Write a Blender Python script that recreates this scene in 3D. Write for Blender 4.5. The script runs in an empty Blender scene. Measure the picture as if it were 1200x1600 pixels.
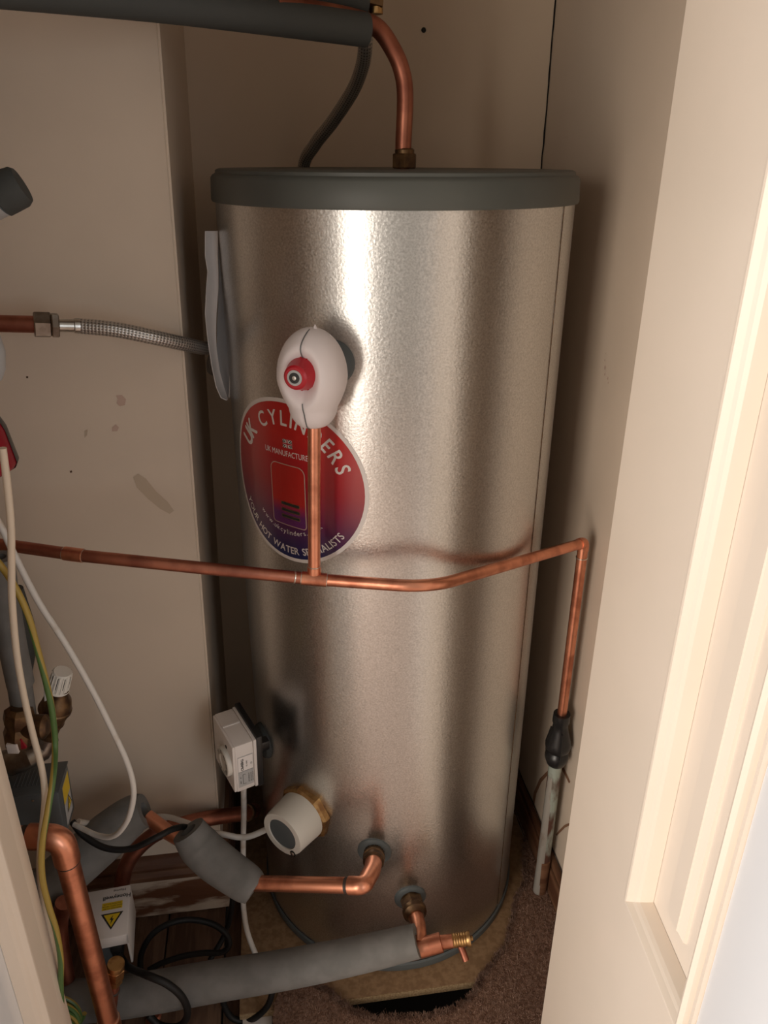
import bpy, bmesh, random
from math import *
from mathutils import Vector as V, Matrix
random.seed(4)
S = bpy.context.scene
COL = S.collection
# ------------------------------------------------------------------ camera
F = 1202.0; TH = radians(24.6); AZ = radians(8.5); RO = radians(.33); H = 1.46
FH = V((sin(AZ), cos(AZ), 0)); RT = V((cos(AZ), -sin(AZ), 0)); UP = V((0, 0, 1))
FW = FH*cos(TH) - UP*sin(TH); U0 = FH*sin(TH) + UP*cos(TH)
R2 = RT*cos(RO) + U0*sin(RO); U2 = -RT*sin(RO) + U0*cos(RO); CAM = V((0, 0, H))
cd = bpy.data.cameras.new('camera'); cam = bpy.data.objects.new('camera', cd); COL.objects.link(cam)
m4 = Matrix((R2, U2, -FW)).transposed().to_4x4(); m4.translation = CAM; cam.matrix_world = m4
cd.sensor_fit = 'AUTO'; cd.sensor_width = 36; cd.lens = F/1600*36; cd.clip_start = .02
S.camera = cam
# ------------------------------------------------------------------ light and exposure
S.view_settings.view_transform = 'Standard'; S.view_settings.look = 'None'
S.view_settings.gamma = 1; S.view_settings.use_curve_mapping = False
S.view_settings.exposure = 0
w = bpy.data.worlds.new('world'); S.world = w; w.use_nodes = True
w.node_tree.nodes['Background'].inputs[0].default_value = (.95, .84, .72, 1)
w.node_tree.nodes['Background'].inputs[1].default_value = .38
def area(name, loc, target, sx, sy, power, col):
    l = bpy.data.lights.new(name, 'AREA'); l.shape = 'RECTANGLE'; l.size = sx; l.size_y = sy
    l.energy = power; l.color = col
    o = bpy.data.objects.new(name, l); COL.objects.link(o); o.location = loc
    o.rotation_euler = (V(target)-V(loc)).to_track_quat('-Z', 'Y').to_euler()
    return o
area('window_light_left', (-1.9, -1.45, 1.15), (.2, 1.1, .9), 1.1, 2.0, 68, (1, .90, .79))
area('fill_light_side', (-2.0, -.35, 1.05), (.35, .5, .9), 1.0, 1.9, 25, (.80, .90, 1))  # added cool fill from the left, aimed at the right door
area('fill_light_right', (1.15, -1.7, 1.3), (.1, 1.1, .9), .5, 1.6, 10, (.86, .93, 1))  # added weak cool fill behind right, for bluish reflections

# ------------------------------------------------------------------ pixel -> real point helpers
def ray(x, y): return FW + R2*((x-600)/F) - U2*((y-800)/F)
def P(x, y, d): v = ray(x, y); return CAM + v*(d/v.dot(FH))
def PX(x, y, X): v = ray(x, y); return CAM + v*(X/v.x)
def PY(x, y, Y): v = ray(x, y); return CAM + v*(Y/v.y)
def PZ(x, y, Z): v = ray(x, y); return CAM + v*((Z-H)/v.z)
def PP(x, y, p0, n): v = ray(x, y); return CAM + v*((p0-CAM).dot(n)/v.dot(n))
def rpx(r, p): return r*(V(p)-CAM).dot(FW)/F          # pixel radius at a point -> metres
TC = P(617, 300, 1.28).copy(); TC.z = 0; TR = .272
def T(x, y, R=None):
    R = R or TR; v = ray(x, y); a = v.x**2+v.y**2; b = -2*(v.x*TC.x+v.y*TC.y); c = TC.x**2+TC.y**2-R*R
    return CAM + v*((-b-sqrt(max(0, b*b-4*a*c)))/(2*a))
def nrm(p): n = V((p[0]-TC.x, p[1]-TC.y, 0)); return n.normalized()
def tp(th, z, R): return V((TC.x, TC.y, z)) + (RT*sin(th) - FH*cos(th))*R

# ------------------------------------------------------------------ materials
def mat(name, col, rough=.6, metal=0, n=None, bump=None, col2=None, scale=20, detail=4, lo=.4, hi=.6, coat=0, rvar=0, stretch=None, spec=None):
    m = bpy.data.materials.new(name); m.use_nodes = True; nt = m.node_tree; N = nt.nodes; L = nt.links
    b = N['Principled BSDF']; b.inputs['Base Color'].default_value = (*col, 1)
    b.inputs['Roughness'].default_value = rough; b.inputs['Metallic'].default_value = metal
    if coat: b.inputs['Coat Weight'].default_value = coat; b.inputs['Coat Roughness'].default_value = .15
    if spec is not None: b.inputs['Specular IOR Level'].default_value = spec
    tc = N.new('ShaderNodeTexCoord'); mp = N.new('ShaderNodeMapping'); L.new(tc.outputs['Object'], mp.inputs[0])
    if stretch: mp.inputs['Scale'].default_value = stretch
    if col2 is not None:
        t = N.new('ShaderNodeTexNoise'); t.inputs['Scale'].default_value = scale; t.inputs['Detail'].default_value = detail
        r = N.new('ShaderNodeValToRGB'); r.color_ramp.elements[0].position = lo; r.color_ramp.elements[1].position = hi
        r.color_ramp.elements[0].color = (*col, 1); r.color_ramp.elements[1].color = (*col2, 1)
        L.new(mp.outputs[0], t.inputs[0]); L.new(t.outputs['Fac'], r.inputs[0]); L.new(r.outputs[0], b.inputs['Base Color'])
        if rvar:
            q = N.new('ShaderNodeMapRange'); q.inputs['To Min'].default_value = rough; q.inputs['To Max'].default_value = rough+rvar
            L.new(t.outputs['Fac'], q.inputs[0]); L.new(q.outputs[0], b.inputs['Roughness'])
    if bump:
        t2 = N.new('ShaderNodeTexNoise'); t2.inputs['Scale'].default_value = bump[0]; t2.inputs['Detail'].default_value = 3
        bb = N.new('ShaderNodeBump'); bb.inputs['Strength'].default_value = bump[1]; bb.inputs['Distance'].default_value = bump[2]
        L.new(mp.outputs[0], t2.inputs[0]); L.new(t2.outputs['Fac'], bb.inputs['Height']); L.new(bb.outputs[0], b.inputs['Normal'])
    return m
M = {}
M['wall'] = mat('wall_paint', (.60, .495, .395), .62, col2=(.63, .52, .415), scale=5, bump=(60, .12, .002))
M['wall_back'] = mat('wall_paint_back', (.60, .485, .37), .6, col2=(.63, .51, .39), scale=4, bump=(60, .12, .002))
M['door'] = mat('door_gloss_paint', (.80, .685, .565), .38, col2=(.82, .70, .58), scale=6, bump=(25, .08, .002))
M['door_white'] = mat('door_white_tone', (.80, .80, .81), .38, bump=(25, .08, .002))  # whiter than the cream leaf, for near stiles and left panel
M['copper'] = mat('copper', (.80, .35, .22), .25, 1, col2=(.50, .19, .115), scale=24, detail=7, lo=.46, hi=.66, rvar=.22, bump=(90, .12, .0006))
M['copper_old'] = mat('copper_tarnished', (.50, .20, .13), .36, 1, col2=(.30, .11, .075), scale=22, lo=.35, hi=.65, rvar=.2, bump=(120, .2, .0006))
M['solder'] = mat('solder', (.75, .70, .62), .3, 1)
M['flux'] = mat('flux_mark', (.045, .03, .025), .5)
M['brass'] = mat('brass', (.50, .31, .13), .36, 1, col2=(.30, .16, .07), scale=60, rvar=.15)
M['brass_dark'] = mat('brass_dull', (.20, .12, .06), .45, .9, col2=(.11, .065, .04), scale=60)
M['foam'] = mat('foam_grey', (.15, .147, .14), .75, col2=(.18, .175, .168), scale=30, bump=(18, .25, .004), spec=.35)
M['foam_dark'] = mat('foam_dark', (.055, .058, .055), .8, bump=(60, .2, .001))  # dark parts, and painted-in shade on the two top tubes
M['lid'] = mat('lid_plastic', (.088, .094, .086), .48, bump=(80, .1, .0006))
M['rubber_grey'] = mat('rubber_grey', (.095, .11, .115), .5)
M['black'] = mat('black_plastic', (.012, .012, .013), .32)
M['black_matt'] = mat('black_rubber', (.008, .0075, .0075), .55, spec=.3)
M['white'] = mat('white_plastic', (.72, .67, .64), .42, bump=(40, .05, .001))
M['white_cap'] = mat('white_plastic_warm', (.66, .63, .57), .5)
M['poly'] = mat('polystyrene_skin', (.74, .67, .67), .5, bump=(45, .15, .001))
M['red'] = mat('red_plastic', (.42, .005, .015), .36)
M['red_vessel'] = mat('red_enamel', (.28, .008, .02), .4)
M['cream'] = mat('cream_cable', (.66, .55, .43), .5)
M['whitecable'] = mat('white_cable', (.64, .61, .57), .45, col2=(.5, .42, .34), scale=25, lo=.55, hi=.72)
M['greybox'] = mat('grey_box_plastic', (.075, .085, .09), .42)
M['paper'] = mat('paper', (.62, .6, .6), .6)
M['paper_blue'] = mat('plastic_wallet', (.30, .33, .38), .4)
M['black_print'] = mat('black_print', (.02, .02, .02), .6)
M['white_print'] = mat('white_print', (.78, .74, .72), .45)
M['yellow_print'] = mat('yellow_print', (.72, .50, .02), .5)
M['silver_print'] = mat('silver_label', (.42, .42, .42), .5)
M['chrome'] = mat('steel', (.60, .58, .55), .28, 1, col2=(.45, .42, .38), scale=50)
M['steel_dull'] = mat('steel_dull', (.36, .33, .29), .36, 1, col2=(.24, .2, .17), scale=40)
M['board'] = mat('chipboard', (.20, .115, .055), .75, col2=(.27, .165, .085), scale=90, detail=6, bump=(200, .3, .001))
M['board_edge'] = mat('chipboard_edge', (.38, .27, .15), .85, col2=(.25, .16, .08), scale=260, bump=(300, .5, .001))
M['carpet'] = mat('carpet_brown', (.17, .095, .065), .95, col2=(.27, .165, .12), scale=160, detail=5, bump=(300, .7, .004), spec=.1)
M['room_carpet'] = mat('room_carpet', (.60, .46, .385), .95, col2=(.70, .55, .47), scale=120, bump=(200, .5, .004), spec=.1)
M['tuft'] = mat('carpet_tuft', (.19, .11, .08), .95, col2=(.32, .205, .155), scale=60, spec=.1)
M['underfloor'] = mat('underfloor_dark', (.012, .010, .009), .9)
M['darkwood'] = mat('stained_floorboard', (.075, .036, .02), .7, col2=(.13, .07, .04), scale=12, stretch=(8, 1, 1), bump=(60, .3, .002))
M['oldwood'] = mat('worn_painted_wood', (.13, .05, .022), .6, col2=(.52, .42, .33), scale=16, detail=8, lo=.50, hi=.60, stretch=(.45, 1, 1.6), bump=(50, .5, .003))
M['oldwood_brown'] = mat('worn_brown_wood', (.09, .035, .016), .55, col2=(.27, .14, .075), scale=14, detail=8, lo=.4, hi=.75, stretch=(.35, .35, 2.2), bump=(50, .4, .003))
M['crack'] = mat('crack_shadow_gap', (.008, .006, .005), 1)
M['stain'] = mat('stain_pink', (.50, .355, .285), .7)
M['smear'] = mat('smear_glue', (.47, .375, .28), .42)
M['label_tag'] = mat('tag_plastic', (.75, .72, .66), .5)
M['verdigris'] = mat('corroded_copper', (.10, .045, .03), .6, .3, col2=(.34, .38, .33), scale=38, detail=8, lo=.42, hi=.56, stretch=(1, 1, .35), bump=(150, .6, .002))
M['bare_pipe'] = mat('painted_grey_pipe', (.34, .315, .28), .4, .2, col2=(.20, .14, .10), scale=40, lo=.55, hi=.7, stretch=(1, 1, .3))

# galvanised spangled steel
def steel():
    m = bpy.data.materials.new('galvanised_steel'); m.use_nodes = True; nt = m.node_tree; N = nt.nodes; L = nt.links
    b = N['Principled BSDF']; b.inputs['Metallic'].default_value = 1
    tc = N.new('ShaderNodeTexCoord'); mp = N.new('ShaderNodeMapping'); L.new(tc.outputs['Object'], mp.inputs[0])
    v = N.new('ShaderNodeTexNoise'); v.inputs['Scale'].default_value = 380; v.inputs['Detail'].default_value = 2
    L.new(mp.outputs[0], v.inputs[0])
    r = N.new('ShaderNodeValToRGB'); r.color_ramp.elements[0].color = (.54, .53, .51, 1); r.color_ramp.elements[1].color = (.78, .77, .75, 1)
    r.color_ramp.elements[0].position = .25; r.color_ramp.elements[1].position = .75
    L.new(v.outputs['Fac'], r.inputs[0]); L.new(r.outputs[0], b.inputs['Base Color'])
    q = N.new('ShaderNodeMapRange'); q.inputs['From Min'].default_value = .3; q.inputs['From Max'].default_value = .7
    q.inputs['To Min'].default_value = .275; q.inputs['To Max'].default_value = .325
    L.new(v.outputs['Fac'], q.inputs[0]); L.new(q.outputs[0], b.inputs['Roughness'])
    v2 = N.new('ShaderNodeTexNoise'); v2.inputs['Scale'].default_value = 260; v2.inputs['Detail'].default_value = 3
    L.new(mp.outputs[0], v2.inputs[0])
    bb = N.new('ShaderNodeBump'); bb.inputs['Strength'].default_value = .30; bb.inputs['Distance'].default_value = .0008
    L.new(v2.outputs['Fac'], bb.inputs['Height']); L.new(bb.outputs[0], b.inputs['Normal'])
    return m
M['steel'] = steel()
# woven hose: crossing wires in UV space (u around, v metres along)
def braid(name, c1, c2):
    m = bpy.data.materials.new(name); m.use_nodes = True; nt = m.node_tree; N = nt.nodes; L = nt.links
    b = N['Principled BSDF']; b.inputs['Metallic'].default_value = .85; b.inputs['Roughness'].default_value = .38
    uv = N.new('ShaderNodeUVMap'); sp = N.new('ShaderNodeSeparateXYZ'); L.new(uv.outputs[0], sp.inputs[0])
    def math(op, a, bb_=None, val=None):
        n = N.new('ShaderNodeMath'); n.operation = op; L.new(a, n.inputs[0])
        if bb_ is not None: L.new(bb_, n.inputs[1])
        elif val is not None: n.inputs[1].default_value = val
        return n.outputs[0]
    u = math('MULTIPLY', sp.outputs[0], val=16.0); v = math('MULTIPLY', sp.outputs[1], val=210.0)
    s1 = math('SINE', math('MULTIPLY', math('ADD', u, v), val=2*pi*.5)); s2 = math('SINE', math('MULTIPLY', math('SUBTRACT', u, v), val=2*pi*.5))
    h = math('MULTIPLY', s1, s2)
    r = N.new('ShaderNodeValToRGB'); r.color_ramp.elements[0].position = .0; r.color_ramp.elements[1].position = .5
    r.color_ramp.elements[0].color = (*c1, 1); r.color_ramp.elements[1].color = (*c2, 1)
    hh = math('MULTIPLY_ADD', h, val=.5); N[-1].inputs[2].default_value = .5
    L.new(hh, r.inputs[0]); L.new(r.outputs[0], b.inputs['Base Color'])
    bb = N.new('ShaderNodeBump'); bb.inputs['Strength'].default_value = .6; bb.inputs['Distance'].default_value = .001
    L.new(hh, bb.inputs['Height']); L.new(bb.outputs[0], b.inputs['Normal'])
    return m
M['braid'] = braid('steel_braid', (.10, .09, .085), (.55, .52, .49))
# earth cable: two-colour sheath, colours swapping sides round the core
def earth():
    m = bpy.data.materials.new('earth_sheath'); m.use_nodes = True; nt = m.node_tree; N = nt.nodes; L = nt.links
    b = N['Principled BSDF']; b.inputs['Roughness'].default_value = .42
    uv = N.new('ShaderNodeUVMap'); sp = N.new('ShaderNodeSeparateXYZ'); L.new(uv.outputs[0], sp.inputs[0])
    a = N.new('ShaderNodeMath'); a.operation = 'MULTIPLY_ADD'; a.inputs[1].default_value = 2.2; L.new(sp.outputs[1], a.inputs[0]); L.new(sp.outputs[0], a.inputs[2])
    f = N.new('ShaderNodeMath'); f.operation = 'FRACT'; L.new(a.outputs[0], f.inputs[0])
    r = N.new('ShaderNodeValToRGB'); r.color_ramp.interpolation = 'CONSTANT'
    r.color_ramp.elements[0].color = (.36, .25, .05, 1); r.color_ramp.elements[1].position = .55; r.color_ramp.elements[1].color = (.075, .15, .04, 1)
    L.new(f.outputs[0], r.inputs[0]); L.new(r.outputs[0], b.inputs['Base Color']); return m
M['earth'] = earth()
# printed disc: red fading to navy in its lower third
def disc_print():
    m = bpy.data.materials.new('sticker_print'); m.use_nodes = True; nt = m.node_tree; N = nt.nodes; L = nt.links
    b = N['Principled BSDF']; b.inputs['Roughness'].default_value = .3; b.inputs['Coat Weight'].default_value = .4; b.inputs['Coat Roughness'].default_value = .12
    uv = N.new('ShaderNodeUVMap'); sp = N.new('ShaderNodeSeparateXYZ'); L.new(uv.outputs[0], sp.inputs[0])
    r = N.new('ShaderNodeValToRGB'); e = r.color_ramp.elements
    e[0].position = .05; e[0].color = (.012, .018, .10, 1); e[1].position = .22; e[1].color = (.085, .015, .075, 1)
    x = e.new(.48); x.color = (.33, .008, .02, 1); x = e.new(.8); x.color = (.50, .014, .012, 1)
    L.new(sp.outputs[1], r.inputs[0]); L.new(r.outputs[0], b.inputs['Base Color']); return m
M['disc'] = disc_print()
def icon_print():
    m = bpy.data.materials.new('sticker_icon_print'); m.use_nodes = True; nt = m.node_tree; N = nt.nodes; L = nt.links
    b = N['Principled BSDF']; b.inputs['Roughness'].default_value = .3
    uv = N.new('ShaderNodeUVMap'); sp = N.new('ShaderNodeSeparateXYZ'); L.new(uv.outputs[0], sp.inputs[0])
    r = N.new('ShaderNodeValToRGB'); e = r.color_ramp.elements
    e[0].position = .18; e[0].color = (.12, .02, .12, 1); e[1].position = .4; e[1].color = (.46, .02, .015, 1)
    L.new(sp.outputs[1], r.inputs[0]); L.new(r.outputs[0], b.inputs['Base Color']); return m
M['icon'] = icon_print()

# ------------------------------------------------------------------ object helpers
def wloc(o):
    p = V((0, 0, 0))
    while o: p = p + o.location; o = o.parent
    return p
def link(name, me, m, parent=None, smooth=35):
    me.name = name
    o = bpy.data.objects.new(name, me); COL.objects.link(o)
    for mm in (m if isinstance(m, (list, tuple)) else [m]): me.materials.append(mm)
    if smooth:
        me.shade_smooth(); me.set_sharp_from_angle(angle=radians(smooth))
    if parent is not None:
        o.parent = parent; off = wloc(parent)
        me.transform(Matrix.Translation(-off))
    else:
        xs = [v.co for v in me.vertices]
        c = V(((min(v.x for v in xs)+max(v.x for v in xs))/2, (min(v.y for v in xs)+max(v.y for v in xs))/2, min(v.z for v in xs)))
        me.transform(Matrix.Translation(-c)); o.location = c
    return o
def bobj(name, bm, m, parent=None, smooth=35, normals=True):
    if normals: bmesh.ops.recalc_face_normals(bm, faces=bm.faces)
    me = bpy.data.meshes.new(name); bm.to_mesh(me); bm.free(); return link(name, me, m, parent, smooth)
def thing(name, label, cat, loc, group=None):
    o = bpy.data.objects.new(name, None); COL.objects.link(o); o.location = loc; o.empty_display_size = .02
    o['label'] = label; o['category'] = cat
    if group: o['group'] = group
    return o
def tag(o, label, cat, group=None):
    o['label'] = label; o['category'] = cat
    if group: o['group'] = group
    return o
def struct(o): o['kind'] = 'structure'; return o
def spline(pts, n=8):
    pts = [V(p) for p in pts]; q = [2*pts[0]-pts[1]]+pts+[2*pts[-1]-pts[-2]]; out = []
    for i in range(1, len(q)-2):
        a, b, c, d = q[i-1:i+3]
        for k in range(n):
            t = k/n
            out.append(.5*((2*b)+(c-a)*t+(2*a-5*b+4*c-d)*t*t+(3*b-a-3*c+d)*t**3))
    out.append(pts[-1]); return out
def fillet(pts, r, n=8):
    pts = [V(p) for p in pts]; out = [pts[0]]
    for i in range(1, len(pts)-1):
        a = (pts[i-1]-pts[i]); c = (pts[i+1]-pts[i]); k = min(r, a.length*.49, c.length*.49)
        a = pts[i]+a.normalized()*k; c = pts[i]+c.normalized()*k; b = pts[i]
        for j in range(n+1):
            t = j/n; out.append(a*(1-t)**2+b*2*t*(1-t)+c*t*t)
    out.append(pts[-1]); return out
def tube_bm(pts, r, segs=14, cap=True, bm=None, hollow=0):
    pts = [V(p) for p in pts]; n = len(pts)
    rr = r if isinstance(r, (list, tuple)) else [r]*n
    if len(rr) != n: rr = [rr[min(len(rr)-1, int(i*(len(rr)-1)/(n-1)))]*(1-((i*(len(rr)-1)/(n-1)) % 1)) + rr[min(len(rr)-1, int(i*(len(rr)-1)/(n-1))+1)]*((i*(len(rr)-1)/(n-1)) % 1) for i in range(n)]
    bm = bm or bmesh.new(); uvl = bm.loops.layers.uv.verify()
    tang = [(pts[min(i+1, n-1)]-pts[max(i-1, 0)]).normalized() for i in range(n)]
    ref = V((0, 0, 1)) if abs(tang[0].z) < .9 else V((1, 0, 0))
    x = (ref-tang[0]*ref.dot(tang[0])).normalized(); rings = []; L = 0; ls = []
    for i in range(n):
        if i: x = (x-tang[i]*x.dot(tang[i])).normalized(); L += (pts[i]-pts[i-1]).length
        y = tang[i].cross(x); ls.append(L)
        rings.append([bm.verts.new(pts[i]+(x*cos(2*pi*k/segs)+y*sin(2*pi*k/segs))*rr[i]) for k in range(segs)])
    for i in range(n-1):
        for k in range(segs):
            f = bm.faces.new((rings[i][k], rings[i][(k+1) % segs], rings[i+1][(k+1) % segs], rings[i+1][k]))
            for l, (uu, vv) in zip(f.loops, ((k/segs, ls[i]), ((k+1)/segs, ls[i]), ((k+1)/segs, ls[i+1]), (k/segs, ls[i+1]))): l[uvl].uv = (uu, vv)
    if hollow:
        for ring, tn, s in ((rings[0], tang[0], 1), (rings[-1], tang[-1], -1)):
            c = sum((v.co for v in ring), V())/segs
            inner = [bm.verts.new(c+(v.co-c)*hollow) for v in ring]; deep = [bm.verts.new(v.co+tn*s*.02) for v in inner]
            for k in range(segs):
                bm.faces.new((ring[k], ring[(k+1) % segs], inner[(k+1) % segs], inner[k])); bm.faces.new((inner[k], inner[(k+1) % segs], deep[(k+1) % segs], deep[k]))
            bm.faces.new(deep)
    elif cap:
        bm.faces.new(rings[0]); bm.faces.new(rings[-1])
    return bm
def tube(name, pts, r, m, parent=None, segs=14, **k): return bobj(name, tube_bm(pts, r, segs, **k), m, parent, 40)
def lathe_bm(prof, o, ax, segs=24, bm=None, close=True, phase=0):
    ax = V(ax).normalized(); ref = V((0, 0, 1)) if abs(ax.z) < .9 else V((1, 0, 0))
    x = (ref-ax*ref.dot(ax)).normalized(); y = ax.cross(x); bm = bm or bmesh.new(); rings = []
    for r, h in prof:
        rings.append([bm.verts.new(V(o)+ax*h+(x*cos(2*pi*k/segs+phase)+y*sin(2*pi*k/segs+phase))*max(r, 1e-5)) for k in range(segs)])
    for i in range(len(prof)-1):
        for k in range(segs): bm.faces.new((rings[i][k], rings[i][(k+1) % segs], rings[i+1][(k+1) % segs], rings[i+1][k]))
    if close: bm.faces.new(rings[0]); bm.faces.new(rings[-1])
    return bm
def lathe(name, prof, o, ax, m, parent=None, segs=24, smooth=35, phase=0): return bobj(name, lathe_bm(prof, o, ax, segs, phase=phase), m, parent, smooth)
def nut(name, r, h0, h1, o, ax, m, parent=None, segs=6, phase=0):
    c = r*.08; return lathe(name, [(r-c, h0), (r, h0+c), (r, h1-c), (r-c, h1)], o, ax, m, parent, segs, 20, phase)
def box_bm(o, X, Y, Z, dx, dy, dz, bev=0, bm=None, segs=2):
    """box from corner o along unit axes"""
    bm2 = bmesh.new(); vs = {}
    for i in (0, 1):
        for j in (0, 1):
            for k in (0, 1): vs[i, j, k] = bm2.verts.new(V(o)+V(X)*dx*i+V(Y)*dy*j+V(Z)*dz*k)
    for f in ((0,0,0),(0,1,0),(1,1,0),(1,0,0)), ((0,0,1),(1,0,1),(1,1,1),(0,1,1)), ((0,0,0),(1,0,0),(1,0,1),(0,0,1)), ((0,1,0),(0,1,1),(1,1,1),(1,1,0)), ((0,0,0),(0,0,1),(0,1,1),(0,1,0)), ((1,0,0),(1,1,0),(1,1,1),(1,0,1)):
        bm2.faces.new([vs[v] for v in f])
    if bev: bmesh.ops.bevel(bm2, geom=bm2.edges[:], offset=bev, segments=segs, affect='EDGES', profile=.5)
    if bm is None: return bm2
    me = bpy.data.meshes.new('t'); bm2.to_mesh(me); bm2.free(); bm.from_mesh(me); bpy.data.meshes.remove(me); return bm
EX, EY, EZ = V((1, 0, 0)), V((0, 1, 0)), V((0, 0, 1))
def box(name, o, X, Y, Z, dx, dy, dz, m, parent=None, bev=.001): return bobj(name, box_bm(o, X, Y, Z, dx, dy, dz, bev), m, parent, 30)
def poly_bm(pts, bm=None):
    bm = bm or bmesh.new(); bm.faces.new([bm.verts.new(V(p)) for p in pts]); return bm
_glyph = {}
def glyphs(s, size):
    """list of (verts2d, faces) and advance for a string set in Blender's own font"""
    key = (s, size)
    if key in _glyph: return _glyph[key]
    c = bpy.data.curves.new('txt', 'FONT'); c.body = s; c.size = size; c.resolution_u = 4
    o = bpy.data.objects.new('txt', c); COL.objects.link(o); dg = bpy.context.evaluated_depsgraph_get(); dg.update()
    me = o.evaluated_get(dg).to_mesh(); vs = [(v.co.x, v.co.y) for v in me.vertices]; fs = [tuple(p.vertices) for p in me.polygons]
    o.evaluated_get(dg).to_mesh_clear(); bpy.data.objects.remove(o); bpy.data.curves.remove(c)
    _glyph[key] = (vs, fs); return vs, fs
def fat(vs, fs, off): return vs, fs
def put_text(bm, s, size, place, anchor=(.5, 0), bold=0):
    """place(x,y)->3D"""
    vs, fs = glyphs(s, size)
    if not vs: return
    x0 = min(v[0] for v in vs); x1 = max(v[0] for v in vs)
    for dx, dy in ([(0, 0)] if not bold else [(-bold, 0), (bold, 0), (0, bold), (0, -bold), (0, 0)]):
        vv = [bm.verts.new(place(v[0]-x0-(x1-x0)*anchor[0]+dx, v[1]+dy)) for v in vs]
        for f in fs:
            try: bm.faces.new([vv[i] for i in f])
            except ValueError: pass
def cwidth(ch, size):
    if ch == ' ': return size*.28
    vs, _ = glyphs(ch, size); return max(v[0] for v in vs)-min(v[0] for v in vs)

# ================================================================== THE SETTING
XW = PY(847, 265, 1.6).x; YB = 1.6; YP = 1.2; YF = .76
ZC = 2.25
def wallbox(name, x0, x1, y0, y1, z0, z1, m): return struct(box(name, V((x0, y0, z0)), EX, EY, EZ, x1-x0, y1-y0, z1-z0, m, None, 0))
wb = wallbox('wall_back', -.75, XW+.10, YB, YB+.05, -.1, ZC, M['wall_back'])
wr = wallbox('wall_right', XW, XW+.05, YF-.02, YB, -.1, ZC, M['wall'])
wallbox('wall_left', -.75, -.70, YF-.02, YB, -.1, ZC, M['wall'])
wallbox('wall_front', -.8, .7, YF, YF+.03, 1.98, ZC, M['wall'])
wallbox('ceiling', -.8, .7, YF-.05, YB+.05, ZC, ZC+.05, M['wall'])
# boxed-out partition on the left, its edge leaning a little
eT = PY(248, 30, YP); eB = PY(341, 1255, YP)
def edge_x(z): return eT.x+(eB.x-eT.x)*(eT.z-z)/(eT.z-eB.z)
bm = bmesh.new(); zs = (-.02, ZC)
vs = [[bm.verts.new((x, y, z)) for (x, y) in ((-.70, YP), (edge_x(z), YP), (edge_x(z)+.0, YB), (-.70, YB))] for z in zs]
for i in range(4): bm.faces.new((vs[0][i], vs[0][(i+1) % 4], vs[1][(i+1) % 4], vs[1][i]))
bm.faces.new(vs[0]); bm.faces.new(vs[1])
bmesh.ops.bevel(bm, geom=[e for e in bm.edges if abs(e.verts[0].co.z-e.verts[1].co.z) > 1 and e.verts[0].co.x > -.5 and e.verts[0].co.y < YB-.1], offset=.004, segments=3, affect='EDGES')
wp = struct(bobj('wall_partition', bm, M['wall'], None, 30))
# rough crack down the corner
def strip_crack(name, pts, wd, side, parent, m):
    bm = bmesh.new(); a = [bm.verts.new(p-side*wd[i % len(wd)]) for i, p in enumerate(pts)]; b = [bm.verts.new(p+side*wd[(i+1) % len(wd)]) for i, p in enumerate(pts)]
    for i in range(len(pts)-1): bm.faces.new((a[i], a[i+1], b[i+1], b[i]))
    return bobj(name, bm, m, parent, 0)
random.seed(2)
strip_crack('crack', [V((XW-.0015-random.random()*.0012, YB-.0015, 1.15+.02*i)) for i in range(50)], (.0012, .0016, .001, .002, .0014), V((1, -1, 0)).normalized(), wb, M['crack'])
pm = PX(945, 575, XW-.0008)
bm = bmesh.new()
for dy, dz, s in ((0, 0, .004), (.004, .012, .002), (-.003, -.01, .003), (-.016, -.014, .0035), (.003, .024, .0015), (-.02, -.02, .002)):
    c = pm+V((0, dy, dz)); poly_bm([c+V((0, cos(a)*s*random.uniform(.4, 1), sin(a)*s*random.uniform(.5, 1.1))) for a in [k*pi/4 for k in range(8)]], bm)
bobj('chip', bm, M['stain'], wr, 0)
def blotch_x(name, pts, m, parent): return bobj(name, poly_bm([PX(x, y, XW-.0007) for x, y in pts]), m, parent, 0)
M['drip'] = mat('brown_drip', (.22, .11, .06), .7)
blotch_x('stain', [(866,1196),(863,1203),(846,1222),(838,1240),(834,1262),(831,1262),(834,1238),(843,1217),(857,1203)], M['drip'], wr)
blotch_x('stain', [(879,1196),(884,1206),(891,1222),(889,1224),(882,1210),(876,1200)], M['drip'], wr)
blotch_x('stain', [(868,1304),(875,1296),(882,1289),(892,1285),(896,1286),(892,1289),(883,1293),(876,1300),(870,1306)], M['drip'], wr)
def blotch(name, pts, Y, m, parent): return bobj(name, poly_bm([PY(x, y, Y) for x, y in pts]), m, parent, 0)
ys = YP-.0006
blotch('stain', [(181,618),(190,617),(197,624),(195,633),(187,635),(182,630),(184,624)], ys, M['stain'], wp)
blotch('stain', [(175,668),(181,663),(186,668),(183,674),(175,674)], ys, M['stain'], wp)
blotch('stain', [(132,673),(137,671),(136,680),(132,684)], ys, M['smear'], wp)
blotch('stain', [(208,746),(216,740),(228,748),(244,768),(262,784),(272,798),(265,803),(250,795),(232,780),(214,762)], ys, M['smear'], wp)
blotch('stain', [(109,736),(112,735),(113,738),(110,739)], ys, M['brass_dark'], wp)
blotch('stain', [(41,588),(44,588),(44,591),(41,591)], ys, M['brass_dark'], wp)
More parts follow.
